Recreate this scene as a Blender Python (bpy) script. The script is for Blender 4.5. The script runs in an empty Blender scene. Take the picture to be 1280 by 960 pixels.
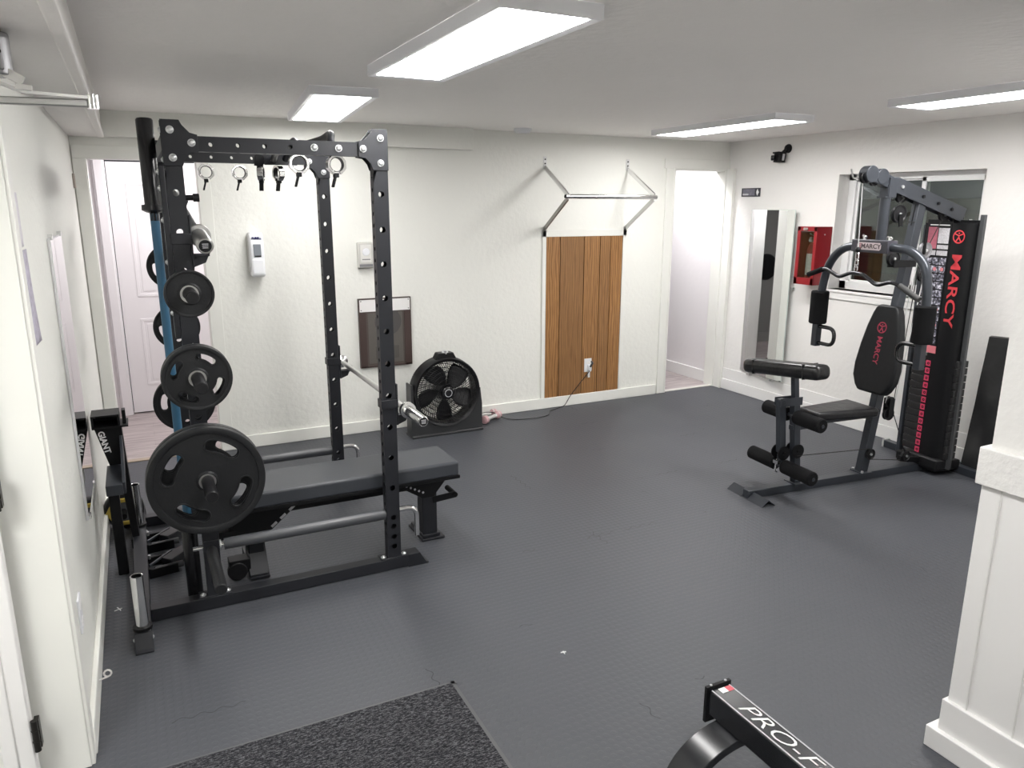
import bpy, bmesh, math, random
from math import pi, sin, cos, radians
from mathutils import Vector, Matrix, Euler

random.seed(7)
sc = bpy.context.scene
COL = sc.collection

# ------------------------------------------------------------------ camera
YAW, PIT, ROLL, FPX = 0.463386, 0.234917, 0.0020, 935.09
fv = Vector((sin(YAW)*cos(PIT), cos(YAW)*cos(PIT), -sin(PIT)))
r0 = Vector((cos(YAW), -sin(YAW), 0)); u0 = r0.cross(fv)
rv = r0*cos(ROLL) + u0*sin(ROLL); uv = -r0*sin(ROLL) + u0*cos(ROLL)
cd = bpy.data.cameras.new('camera'); cam = bpy.data.objects.new('camera', cd); COL.objects.link(cam)
M = Matrix(((rv.x, uv.x, -fv.x, 0), (rv.y, uv.y, -fv.y, 0), (rv.z, uv.z, -fv.z, 1.72), (0, 0, 0, 1)))
cam.matrix_world = M
cd.sensor_fit = 'HORIZONTAL'; cd.sensor_width = 36.0; cd.lens = FPX/1280*36.0
cd.clip_start = 0.05
sc.camera = cam

# ------------------------------------------------------------------ light, exposure
LAMP_STRENGTH = 21.0
HALL_LEFT_W, HALL_RIGHT_W = 14.5, 15.0
w = bpy.data.worlds.new('world'); sc.world = w; w.use_nodes = True
w.node_tree.nodes['Background'].inputs[0].default_value = (0.55, 0.6, 0.7, 1)
w.node_tree.nodes['Background'].inputs[1].default_value = 0.05
vs = sc.view_settings
vs.view_transform = 'Standard'; vs.look = 'None'; vs.gamma = 1.0; vs.use_curve_mapping = False
vs.exposure = 0.68

def area(name, loc, sx, sy, power, col=(1, 1, 1), rot=(0, 0, 0)):
    l = bpy.data.lights.new(name, 'AREA'); l.shape = 'RECTANGLE'; l.size = sx; l.size_y = sy
    l.energy = power; l.color = col
    o = bpy.data.objects.new(name, l); COL.objects.link(o); o.location = loc; o.rotation_euler = rot
    return o
area('entry_jamb_fill', (-0.95, 0.9, 2.2), 0.6, 0.6, 26.0)  # unseen fill light added to brighten the entrance jamb
area('hall_lamp_left', (0.45, 6.15, 2.33), 0.5, 0.5, HALL_LEFT_W, (1.0, 0.96, 0.98))
area('hall_lamp_right', (4.35, 5.85, 2.3), 0.4, 0.3, HALL_RIGHT_W, (0.98, 0.97, 1.0), (0, radians(-12), 0))

# ------------------------------------------------------------------ materials
def rgb(h):
    h = h.lstrip('#'); c = [int(h[i:i+2], 16)/255 for i in (0, 2, 4)]
    return tuple(((x/12.92) if x <= 0.04045 else ((x+0.055)/1.055)**2.4) for x in c) + (1,)
def mat(name, col, rough=0.5, metal=0.0, spec=0.5, bump=None, var=None, coat=0.0, emis=None):
    """bump=(scale, strength[, detail]); var=(scale, amount)"""
    m = bpy.data.materials.new(name); m.use_nodes = True; nt = m.node_tree; b = nt.nodes['Principled BSDF']
    c = rgb(col) if isinstance(col, str) else tuple(col) + ((1,) if len(col) == 3 else ())
    b.inputs['Base Color'].default_value = c; b.inputs['Roughness'].default_value = rough
    b.inputs['Metallic'].default_value = metal; b.inputs['Specular IOR Level'].default_value = spec
    b.inputs['Coat Weight'].default_value = coat
    if emis: b.inputs['Emission Color'].default_value = emis[0]; b.inputs['Emission Strength'].default_value = emis[1]
    tc = nt.nodes.new('ShaderNodeTexCoord')
    if bump:
        n = nt.nodes.new('ShaderNodeTexNoise'); n.inputs['Scale'].default_value = bump[0]
        n.inputs['Detail'].default_value = bump[2] if len(bump) > 2 else 3
        nt.links.new(tc.outputs['Object'], n.inputs['Vector'])
        bp = nt.nodes.new('ShaderNodeBump'); bp.inputs['Strength'].default_value = bump[1]
        bp.inputs['Distance'].default_value = 0.01
        nt.links.new(n.outputs['Fac'], bp.inputs['Height']); nt.links.new(bp.outputs['Normal'], b.inputs['Normal'])
    if var:
        n = nt.nodes.new('ShaderNodeTexNoise'); n.inputs['Scale'].default_value = var[0]; n.inputs['Detail'].default_value = 4
        nt.links.new(tc.outputs['Object'], n.inputs['Vector'])
        mx = nt.nodes.new('ShaderNodeMix'); mx.data_type = 'RGBA'
        nt.links.new(n.outputs['Fac'], mx.inputs[0])
        a = var[1]
        mx.inputs[6].default_value = (c[0]*(1-a), c[1]*(1-a), c[2]*(1-a), 1)
        mx.inputs[7].default_value = (min(1, c[0]*(1+a)), min(1, c[1]*(1+a)), min(1, c[2]*(1+a)), 1)
        nt.links.new(mx.outputs[2], b.inputs['Base Color'])
    return m

WALL = mat('wall_paint', (0.83, 0.83, 0.785), 0.55, bump=(28, 0.35, 4), var=(1.3, 0.025))
CEIL = mat('ceiling_paint', (0.91, 0.885, 0.865), 0.7, bump=(22, 0.5, 5), var=(1.1, 0.04))
TRIM = mat('trim_paint', (0.83, 0.83, 0.785), 0.4, bump=(14, 0.06), var=(3, 0.02))
WHITE_TRIM = mat('white_trim_paint', (0.83, 0.82, 0.81), 0.4, bump=(14, 0.05), var=(3, 0.015))
WHITE_WALL = mat('white_wall_paint', (0.80, 0.79, 0.77), 0.5, bump=(26, 0.3, 4), var=(2, 0.015))
RIGHT_WALL = mat('right_wall_paint', (0.82, 0.805, 0.785), 0.55, bump=(28, 0.35, 4), var=(1.3, 0.025))
HALL_WALL = mat('hall_wall_paint', (0.82, 0.79, 0.80), 0.5, bump=(20, 0.2, 4))
GREY_WALL = mat('grey_hall_wall', (0.27, 0.265, 0.26), 0.6, bump=(20, 0.2, 4))  # even grey base colour of the far hall walls
DOOR_WHITE = mat('door_paint', (0.84, 0.82, 0.83), 0.35, bump=(10, 0.04))
BLACK = mat('black_powder_coat', (0.006, 0.0062, 0.0072), 0.45, spec=0.22, bump=(220, 0.04))
RACK = mat('rack_powder_coat', (0.014, 0.015, 0.019), 0.42, spec=0.4, bump=(180, 0.04))
BLACK_SATIN = mat('black_satin_plastic', (0.009, 0.009, 0.0105), 0.42, spec=0.3)
BLACK_GLOSS = mat('black_gloss_plastic', (0.010, 0.010, 0.012), 0.16, coat=0.3)
RUBBER = mat('black_rubber', (0.010, 0.0105, 0.012), 0.5, spec=0.35, bump=(90, 0.1))
FOAM = mat('black_foam', (0.010, 0.010, 0.011), 0.9, spec=0.15, bump=(320, 0.35))
VINYL = mat('black_vinyl', (0.008, 0.008, 0.009), 0.28, spec=0.45, bump=(30, 0.25))
PAD_GREY = mat('bench_vinyl', (0.038, 0.042, 0.050), 0.42, bump=(140, 0.06))
GUNMETAL = mat('gunmetal_powder_coat', (0.040, 0.045, 0.055), 0.36, metal=0.25, bump=(180, 0.03))
CHROME = mat('chrome', (0.78, 0.78, 0.78), 0.16, metal=1.0)
STEEL = mat('brushed_steel', (0.55, 0.55, 0.54), 0.33, metal=1.0, bump=(80, 0.05))
BOLT = mat('zinc_bolt', (0.68, 0.69, 0.70), 0.32, metal=0.85)
PIPE = mat('grey_pipe_coat', (0.060, 0.063, 0.070), 0.33, bump=(160, 0.04))
HINGE = mat('dark_hinge', (0.03, 0.028, 0.025), 0.4, metal=0.6)
BLUE = mat('blue_bar_coat', (0.035, 0.125, 0.22), 0.38, bump=(60, 0.05), var=(9, 0.12))
RED = mat('red_enamel', (0.27, 0.012, 0.018), 0.32)
REDPRINT = mat('red_print', (0.50, 0.035, 0.045), 0.5)
PINKPRINT = mat('pink_red_print', (0.55, 0.045, 0.11), 0.5)
WHITEPRINT = mat('white_print', (0.80, 0.80, 0.80), 0.5)
GREYPRINT = mat('pale_grey_print', (0.50, 0.50, 0.52), 0.5)
WHITE_PLASTIC = mat('white_plastic', (0.80, 0.81, 0.84), 0.3)
CLEAR_GREY = mat('pale_translucent_plastic', (0.58, 0.57, 0.54), 0.2)
DARKGREY = mat('dark_grey_plastic', (0.06, 0.062, 0.066), 0.4)
MIDGREY = mat('mid_grey_plastic', (0.20, 0.20, 0.21), 0.4)
PAPER = mat('paper', (0.80, 0.78, 0.82), 0.7)
PAPER_LILAC = mat('printed_lilac_paper', (0.50, 0.47, 0.56), 0.7, var=(45, 0.5))
BROWN = mat('brown_frame', (0.060, 0.038, 0.034), 0.4)
PINK = mat('pink_rubber', (0.62, 0.38, 0.40), 0.5)
PALE = mat('pale_grey_rubber', (0.62, 0.60, 0.58), 0.5)
YELLOW = mat('yellow_rubber', (0.42, 0.31, 0.05), 0.5)
CABLE = mat('black_cable', (0.01, 0.01, 0.01), 0.4)
CABLE_W = mat('pale_cable', (0.55, 0.55, 0.55), 0.4)
NAVY = mat('navy_print', (0.05, 0.05, 0.16), 0.5)
CLOSER_GREY = mat('closer_grey_metal', (0.30, 0.30, 0.31), 0.35, metal=0.5)
MIRROR = mat('mirror_glass', (0.86, 0.88, 0.87), 0.015, metal=1.0)
MIRROR_EDGE = mat('mirror_edge', (0.60, 0.66, 0.64), 0.15)
BRICKDARK = None
LAMP = mat('lamp_diffuser', (0.9, 0.9, 0.9), 0.5, emis=((1.0, 0.985, 0.965, 1), LAMP_STRENGTH))
LAMP_WEAK = mat('lamp_diffuser_weaker', (0.9, 0.9, 0.9), 0.5, emis=((1.0, 0.985, 0.965, 1), LAMP_STRENGTH*0.70))
FIXTURE = mat('fixture_white', (0.82, 0.82, 0.85), 0.4)

def nodes(name):
    m = bpy.data.materials.new(name); m.use_nodes = True
    nt = m.node_tree; return m, nt, nt.nodes['Principled BSDF'], nt.nodes, nt.links
def mth(N, L, op, a, b=None, clamp=False):
    n = N.new('ShaderNodeMath'); n.operation = op; n.use_clamp = clamp
    for i, v in enumerate((a, b)):
        if v is None: continue
        if isinstance(v, (int, float)): n.inputs[i].default_value = v
        else: L.new(v, n.inputs[i])
    return n.outputs[0]
def mixc(N, L, fac, a, b):
    n = N.new('ShaderNodeMix'); n.data_type = 'RGBA'
    if isinstance(fac, (int, float)): n.inputs[0].default_value = fac
    else: L.new(fac, n.inputs[0])
    for i, v in ((6, a), (7, b)):
        if isinstance(v, tuple): n.inputs[i].default_value = v
        else: L.new(v, n.inputs[i])
    return n.outputs[2]
def noise(N, L, vec, scale, detail=3, rough=0.5):
    n = N.new('ShaderNodeTexNoise'); n.inputs['Scale'].default_value = scale; n.inputs['Detail'].default_value = detail
    n.inputs['Roughness'].default_value = rough; L.new(vec, n.inputs['Vector']); return n.outputs['Fac']
def ramp(N, L, fac, stops):
    r = N.new('ShaderNodeValToRGB'); L.new(fac, r.inputs[0]); e = r.color_ramp.elements
    while len(e) < len(stops): e.new(0.5)
    for i, (p, c) in enumerate(stops): e[i].position = p; e[i].color = c if len(c) == 4 else tuple(c)+(1,)
    return r.outputs[0]

def make_floor_mat():
    m, nt, b, N, L = nodes('rubber_coin_tile')
    tc = N.new('ShaderNodeTexCoord').outputs['Object']
    sep = N.new('ShaderNodeSeparateXYZ'); L.new(tc, sep.inputs[0])
    P = 0.030
    def cell(o, off=0.0):
        f = mth(N, L, 'FRACT', mth(N, L, 'ADD', mth(N, L, 'DIVIDE', o, P), off)); return mth(N, L, 'SUBTRACT', f, 0.5)
    cx, cy = cell(sep.outputs[0]), cell(sep.outputs[1])
    d = mth(N, L, 'SQRT', mth(N, L, 'ADD', mth(N, L, 'MULTIPLY', cx, cx), mth(N, L, 'MULTIPLY', cy, cy)))
    mr = N.new('ShaderNodeMapRange'); mr.interpolation_type = 'SMOOTHSTEP'; L.new(d, mr.inputs[0])
    mr.inputs[1].default_value = 0.40; mr.inputs[2].default_value = 0.28; mr.inputs[3].default_value = 0; mr.inputs[4].default_value = 1
    coin = mr.outputs[0]
    # wavy joints between 0.6 m puzzle tiles, showing only here and there
    joints = None
    for o, other, ph in ((sep.outputs[0], sep.outputs[1], 0.12), (sep.outputs[1], sep.outputs[0], 0.40)):
        wob = mth(N, L, 'MULTIPLY', mth(N, L, 'SINE', mth(N, L, 'MULTIPLY', other, 95.0)), 0.008)
        t = mth(N, L, 'FRACT', mth(N, L, 'ADD', mth(N, L, 'DIVIDE', mth(N, L, 'ADD', o, wob), 0.61), ph))
        t = mth(N, L, 'ABSOLUTE', mth(N, L, 'SUBTRACT', t, 0.5))
        j = mth(N, L, 'LESS_THAN', t, 0.0034)
        joints = j if joints is None else mth(N, L, 'MAXIMUM', joints, j)
    msk = mth(N, L, 'GREATER_THAN', noise(N, L, tc, 3.1, 2), 0.615)
    seam = mth(N, L, 'MULTIPLY', joints, msk)
    big = noise(N, L, tc, 0.9, 4); fine = noise(N, L, tc, 55, 4)
    base = mixc(N, L, big, (0.050, 0.0535, 0.0625, 1), (0.069, 0.0735, 0.084, 1))
    base = mixc(N, L, mth(N, L, 'MULTIPLY', fine, 0.25), base, (0.10, 0.10, 0.11, 1))
    specks = N.new('ShaderNodeMapRange'); L.new(noise(N, L, tc, 140, 2), specks.inputs[0]); specks.inputs[1].default_value = 0.74; specks.inputs[2].default_value = 0.80  # sparse pale specks mixed into the tile colour
    speck_mask = mth(N, L, 'GREATER_THAN', noise(N, L, tc, 1.7, 3), 0.53)
    base = mixc(N, L, mth(N, L, 'MULTIPLY', mth(N, L, 'MULTIPLY', specks.outputs[0], speck_mask), 0.45), base, (0.30, 0.30, 0.30, 1))
    base = mixc(N, L, mth(N, L, 'MULTIPLY', seam, 0.85), base, (0.012, 0.012, 0.014, 1))
    L.new(base, b.inputs['Base Color'])
    L.new(mth(N, L, 'ADD', 0.40, mth(N, L, 'MULTIPLY', big, 0.22)), b.inputs['Roughness'])
    b.inputs['Specular IOR Level'].default_value = 0.45
    h = mth(N, L, 'SUBTRACT', mth(N, L, 'ADD', coin, mth(N, L, 'MULTIPLY', fine, 0.35)), mth(N, L, 'MULTIPLY', seam, 3.0))
    bp = N.new('ShaderNodeBump'); bp.inputs['Strength'].default_value = 0.36; bp.inputs['Distance'].default_value = 0.002
    L.new(h, bp.inputs['Height']); L.new(bp.outputs[0], b.inputs['Normal'])
    return m
FLOOR = make_floor_mat()

def make_plank_mat():
    m, nt, b, N, L = nodes('laminate_planks')
    tc = N.new('ShaderNodeTexCoord').outputs['Object']
    br = N.new('ShaderNodeTexBrick'); L.new(tc, br.inputs['Vector']); br.inputs['Scale'].default_value = 1.0
    br.offset = 0.37; br.inputs['Brick Width'].default_value = 1.2; br.inputs['Row Height'].default_value = 0.13
    br.inputs['Mortar Size'].default_value = 0.002; br.inputs['Color1'].default_value = (0.36, 0.31, 0.305, 1)
    br.inputs['Color2'].default_value = (0.25, 0.21, 0.21, 1); br.inputs['Mortar'].default_value = (0.20, 0.16, 0.16, 1)
    mp = N.new('ShaderNodeMapping'); mp.inputs['Scale'].default_value = (1.2, 16, 1); L.new(tc, mp.inputs[0])
    g = noise(N, L, mp.outputs[0], 2.2, 5, 0.6)
    gr = ramp(N, L, g, [(0.38, (0.0,)*3), (0.62, (0.9,)*3)])
    L.new(mixc(N, L, gr, br.outputs[0], (0.50, 0.44, 0.43, 1)), b.inputs['Base Color'])
    b.inputs['Roughness'].default_value = 0.4
    return m
PLANKS = make_plank_mat()

def make_wood_mat():
    m, nt, b, N, L = nodes('oak_veneer_panelling')
    tc = N.new('ShaderNodeTexCoord').outputs['Object']
    sep = N.new('ShaderNodeSeparateXYZ'); L.new(tc, sep.inputs[0])
    # tone per plank from a stepped x
    stp = ramp(N, L, mth(N, L, 'DIVIDE', sep.outputs[0], 0.76), [(0, (0.02,)*3), (0.175, (0.55,)*3), (0.49, (0.22,)*3), (0.70, (0.40,)*3), (0.835, (0.02,)*3)])
    for n in N:
        if n.type == 'VALTORGB': n.color_ramp.interpolation = 'CONSTANT'
    comb = N.new('ShaderNodeCombineXYZ'); 
    L.new(mth(N, L, 'MULTIPLY', sep.outputs[0], 14), comb.inputs[0]); L.new(stp, comb.inputs[1]); L.new(mth(N, L, 'MULTIPLY', sep.outputs[2], 1.3), comb.inputs[2])
    wv = N.new('ShaderNodeTexWave'); wv.inputs['Scale'].default_value = 1.1; wv.inputs['Distortion'].default_value = 9; wv.inputs['Detail'].default_value = 3
    wv.inputs['Detail Scale'].default_value = 1.6; L.new(comb.outputs[0], wv.inputs['Vector'])
    c2 = N.new('ShaderNodeCombineXYZ'); L.new(mth(N, L, 'MULTIPLY', sep.outputs[0], 160), c2.inputs[0]); L.new(mth(N, L, 'MULTIPLY', sep.outputs[2], 6), c2.inputs[2]); L.new(stp, c2.inputs[1])
    fine = noise(N, L, c2.outputs[0], 1.0, 4, 0.6)
    g = mth(N, L, 'ADD', mth(N, L, 'MULTIPLY', wv.outputs['Fac'], 0.40), mth(N, L, 'MULTIPLY', fine, 0.55))
    col = ramp(N, L, g, [(0.15, (0.155, 0.066, 0.020)), (0.5, (0.33, 0.160, 0.056)), (0.9, (0.52, 0.275, 0.105))])
    col = mixc(N, L, stp, col, (0.20, 0.105, 0.045, 1))
    L.new(col, b.inputs['Base Color']); b.inputs['Roughness'].default_value = 0.42
    return m
OAK = make_wood_mat()

def make_carpet_mat():
    m, nt, b, N, L = nodes('ribbed_entrance_carpet')
    tc = N.new('ShaderNodeTexCoord').outputs['Object']
    mp = N.new('ShaderNodeMapping'); mp.inputs['Scale'].default_value = (1, 3.2, 1); L.new(tc, mp.inputs[0])
    a = noise(N, L, mp.outputs[0], 75, 3, 0.7); c = noise(N, L, tc, 420, 2)
    g = mth(N, L, 'ADD', mth(N, L, 'MULTIPLY', a, 0.7), mth(N, L, 'MULTIPLY', c, 0.35))
    L.new(ramp(N, L, g, [(0.38, (0.006, 0.006, 0.007)), (0.52, (0.026, 0.026, 0.030)), (0.66, (0.15, 0.15, 0.16))]), b.inputs['Base Color'])
    b.inputs['Roughness'].default_value = 0.95; b.inputs['Specular IOR Level'].default_value = 0.1
    bp = N.new('ShaderNodeBump'); bp.inputs['Strength'].default_value = 0.8; bp.inputs['Distance'].default_value = 0.004
    L.new(g, bp.inputs['Height']); L.new(bp.outputs[0], b.inputs['Normal'])
    return m
CARPET = make_carpet_mat()

def make_brick_mat():
    m, nt, b, N, L = nodes('old_block_wall')
    tc = N.new('ShaderNodeTexCoord').outputs['Object']
    mp = N.new('ShaderNodeMapping'); mp.inputs['Rotation'].default_value = (0, radians(90), radians(90)); L.new(tc, mp.inputs[0])
    sep = N.new('ShaderNodeSeparateXYZ'); L.new(tc, sep.inputs[0]); cb = N.new('ShaderNodeCombineXYZ')
    L.new(sep.outputs[1], cb.inputs[0]); L.new(sep.outputs[2], cb.inputs[1])
    br = N.new('ShaderNodeTexBrick'); L.new(cb.outputs[0], br.inputs['Vector']); br.inputs['Scale'].default_value = 1
    br.inputs['Brick Width'].default_value = 0.30; br.inputs['Row Height'].default_value = 0.14; br.inputs['Mortar Size'].default_value = 0.006
    br.inputs['Bias'].default_value = -0.2
    br.inputs['Color1'].default_value = (0.20, 0.19, 0.14, 1); br.inputs['Color2'].default_value = (0.17, 0.08, 0.06, 1); br.inputs['Mortar'].default_value = (0.12, 0.11, 0.09, 1)
    L.new(mixc(N, L, mth(N, L, 'MULTIPLY', noise(N, L, tc, 5, 4), 0.8), br.outputs[0], (0.16, 0.16, 0.13, 1)), b.inputs['Base Color'])
    b.inputs['Roughness'].default_value = 0.9
    return m
BRICK = make_brick_mat()

def make_glass_mat():
    m = bpy.data.materials.new('window_glass'); m.use_nodes = True; nt = m.node_tree; N = nt.nodes; L = nt.links
    N.clear(); out = N.new('ShaderNodeOutputMaterial'); t = N.new('ShaderNodeBsdfTransparent'); g = N.new('ShaderNodeBsdfGlossy')
    t.inputs[0].default_value = (0.75, 0.78, 0.76, 1); g.inputs['Roughness'].default_value = 0.01; g.inputs[0].default_value = (0.8, 0.85, 0.86, 1)
    mx = N.new('ShaderNodeMixShader'); mx.inputs[0].default_value = 0.09
    L.new(t.outputs[0], mx.inputs[1]); L.new(g.outputs[0], mx.inputs[2]); L.new(mx.outputs[0], out.inputs[0])
    return m
GLASS = make_glass_mat()

def make_chart_mat():
    """exercise chart: header blocks, then rows of small dark photo tiles"""
    m, nt, b, N, L = nodes('printed_exercise_chart')
    tc = N.new('ShaderNodeTexCoord').outputs['Object']
    vo = N.new('ShaderNodeTexVoronoi'); vo.inputs['Scale'].default_value = 46; L.new(tc, vo.inputs['Vector'])
    n = noise(N, L, tc, 70, 3)
    c = ramp(N, L, n, [(0.36, (0.012, 0.012, 0.018)), (0.50, (0.10, 0.10, 0.13)), (0.60, (0.42, 0.42, 0.50)), (0.70, (0.75, 0.74, 0.78))])
    L.new(c, b.inputs['Base Color']); b.inputs['Roughness'].default_value = 0.4
    return m
CHART = make_chart_mat()
CHART_RED = mat('chart_red_block', (0.38, 0.10, 0.14), 0.5, var=(60, 0.25))
CHART_PALE = mat('chart_pale_block', (0.44, 0.43, 0.45), 0.5, var=(110, 0.5))

# ------------------------------------------------------------------ mesh builder
class MB:
    def __init__(s): s.bm = bmesh.new()
    def box(s, a, b, rot=None, pivot=None):
        """axis-aligned box from corner a to corner b, optionally turned about pivot"""
        a, b = Vector(a), Vector(b); c = (a+b)/2; d = b-a
        m = Matrix.Translation(c) @ Matrix.Diagonal((abs(d.x), abs(d.y), abs(d.z), 1))
        if rot is not None:
            pv = Vector(pivot) if pivot is not None else c
            m = Matrix.Translation(pv) @ Euler(rot).to_matrix().to_4x4() @ Matrix.Translation(-pv) @ m
        bmesh.ops.create_cube(s.bm, size=1, matrix=m); return s
    def bar(s, p0, p1, w, h, up=(0, 0, 1)):
        p0, p1 = Vector(p0), Vector(p1); x = (p1-p0); Ln = x.length; x.normalize()
        y = Vector(up).cross(x)
        if y.length < 1e-4: y = Vector((0, 1, 0)).cross(x)
        y.normalize(); z = x.cross(y)
        m = Matrix((x*Ln, y*w, z*h)).transposed().to_4x4(); m.translation = (p0+p1)/2
        bmesh.ops.create_cube(s.bm, size=1, matrix=m); return s
    def cyl(s, p0, p1, r, r2=None, seg=20, caps=True):
        p0, p1 = Vector(p0), Vector(p1); d = p1-p0
        q = Vector((0, 0, 1)).rotation_difference(d.normalized()).to_matrix().to_4x4()
        m = Matrix.Translation((p0+p1)/2) @ q
        bmesh.ops.create_cone(s.bm, cap_ends=caps, segments=seg, radius1=r, radius2=r if r2 is None else r2, depth=d.length, matrix=m); return s
    def sph(s, c, r, sc=(1, 1, 1), seg=16):
        bmesh.ops.create_uvsphere(s.bm, u_segments=seg, v_segments=seg//2, radius=r, matrix=Matrix.Translation(c) @ Matrix.Diagonal((*sc, 1))); return s
    def prism(s, pts, origin, ax, ay, thick):
        """2-D polygon pts in the frame (ax, ay) at origin, extruded by vector thick"""
        o, ax, ay, t = Vector(origin), Vector(ax), Vector(ay), Vector(thick)
        v0 = [s.bm.verts.new(o+ax*x+ay*y) for x, y in pts]; v1 = [s.bm.verts.new(v.co+t) for v in v0]
        s.bm.faces.new(v0); s.bm.faces.new(v1[::-1]); n = len(pts)
        for i in range(n): s.bm.faces.new((v0[i], v1[i], v1[(i+1) % n], v0[(i+1) % n]))
        return s
    def tube(s, path, r, seg=14, fillet=0.0, fs=6, caps=True, flat=None):
        P = [Vector(p) for p in path]
        if fillet > 0 and len(P) > 2:
            Q = [P[0]]
            for i in range(1, len(P)-1):
                a, b, c = P[i-1], P[i], P[i+1]; da, dc = (a-b), (c-b)
                f = min(fillet, da.length*0.49, dc.length*0.49); pa, pc = b+da.normalized()*f, b+dc.normalized()*f
                for k in range(fs+1):
                    t = k/fs; Q.append(pa*(1-t)**2 + b*2*t*(1-t) + pc*t*t)
            Q.append(P[-1]); P = Q
        n = len(P); rings = []; T = (P[1]-P[0]).normalized(); up = Vector((0, 0, 1)) if abs(T.z) < 0.9 else Vector((1, 0, 0))
        nx = up.cross(T).normalized()
        for i in range(n):
            t = (P[min(i+1, n-1)]-P[max(i-1, 0)]).normalized()
            nx = (nx - t*nx.dot(t)).normalized(); ny = t.cross(nx)
            rr = r(i/(n-1)) if callable(r) else r
            rings.append([s.bm.verts.new(P[i]+(nx*cos(2*pi*k/seg)*(flat or 1)+ny*sin(2*pi*k/seg))*rr) for k in range(seg)])
        for a, b in zip(rings, rings[1:]):
            for k in range(seg): s.bm.faces.new((a[k], a[(k+1) % seg], b[(k+1) % seg], b[k]))
        if caps: s.bm.faces.new(rings[0][::-1]); s.bm.faces.new(rings[-1])
        return s
    def lathe(s, prof, origin, axis, seg=40, closed=False):
        """prof: (radius, height) pairs turned about axis"""
        q = Vector((0, 0, 1)).rotation_difference(Vector(axis).normalized()).to_matrix(); o = Vector(origin)
        rings = []
        for r, h in prof:
            if r < 1e-6: rings.append([s.bm.verts.new(o+q @ Vector((0, 0, h)))])
            else: rings.append([s.bm.verts.new(o+q @ Vector((r*cos(2*pi*k/seg), r*sin(2*pi*k/seg), h))) for k in range(seg)])
        pr = list(zip(rings, rings[1:])) + ([(rings[-1], rings[0])] if closed else [])
        for a, b in pr:
            for k in range(seg):
                k2 = (k+1) % seg
                f = [a[0] if len(a) == 1 else a[k], a[0] if len(a) == 1 else a[k2], b[0] if len(b) == 1 else b[k2], b[0] if len(b) == 1 else b[k]]
                u = []
                for x in f:
                    if x not in u: u.append(x)
                if len(u) > 2:
                    try: s.bm.faces.new(u)
                    except ValueError: pass
        return s
    def holed(s, origin, ax, ay, L, W, holes, r, thick, n=16):
        """flat plate L along ax, W along ay (centred), round holes [(pos along ax, radius)] on the midline"""
        o, ax, ay = Vector(origin), Vector(ax), Vector(ay); t = Vector(thick); hs = sorted(holes); cuts = [0.0]
        for a, b in zip(hs, hs[1:]): cuts.append((a+b)/2)
        cuts.append(L)
        if not hs: cuts = [0.0, L]
        for layer, base in ((0, o), (1, o+t)):
            for i in range(len(cuts)-1):
                x0, x1 = cuts[i], cuts[i+1]
                if not hs:
                    s.bm.faces.new([s.bm.verts.new(base+ax*x+ay*y) for x, y in ((x0, -W/2), (x1, -W/2), (x1, W/2), (x0, W/2))]); continue
                c = hs[i]; ang = [2*pi*k/n+pi/n for k in range(n)]; outer = []
                for a in ang:
                    dx, dy = cos(a), sin(a); sx = ((x1-c) if dx > 0 else (c-x0))/max(abs(dx), 1e-6); sy = (W/2)/max(abs(dy), 1e-6)
                    q = min(sx, sy); outer.append([c+dx*q, dy*q])
                for cx_, cy_ in ((x0, -W/2), (x1, -W/2), (x1, W/2), (x0, W/2)):
                    j = min(range(n), key=lambda k: (outer[k][0]-cx_)**2+(outer[k][1]-cy_)**2); outer[j] = [cx_, cy_]
                vo = [s.bm.verts.new(base+ax*x+ay*y) for x, y in outer]
                vi = [s.bm.verts.new(base+ax*(c+r*cos(a))+ay*(r*sin(a))) for a in ang]
                for k in range(n): s.bm.faces.new((vo[k], vo[(k+1) % n], vi[(k+1) % n], vi[k]))
                if layer == 0:
                    vj = [s.bm.verts.new(v.co+t) for v in vi]
                    for k in range(n): s.bm.faces.new((vi[k], vi[(k+1) % n], vj[(k+1) % n], vj[k]))
        return s
    def build(s, name, m, parent=None, off=(0, 0, 0), smooth=35, bevel=0.0, label=None, fix=False):
        if fix: bmesh.ops.remove_doubles(s.bm, verts=s.bm.verts, dist=1e-6)
        bmesh.ops.recalc_face_normals(s.bm, faces=s.bm.faces)
        o3 = Vector(off)
        for v in s.bm.verts: v.co -= o3
        me = bpy.data.meshes.new(name); s.bm.to_mesh(me); s.bm.free()
        me.materials.append(m)
        if smooth: me.shade_smooth(); me.set_sharp_from_angle(angle=radians(smooth))
        o = bpy.data.objects.new(name, me); COL.objects.link(o)
        if parent is not None: o.parent = parent
        if bevel:
            b = o.modifiers.new('bevel', 'BEVEL'); b.width = bevel; b.segments = 2; b.limit_method = 'ANGLE'; b.angle_limit = radians(40)
        if label: o['label'] = label
        return o

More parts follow.
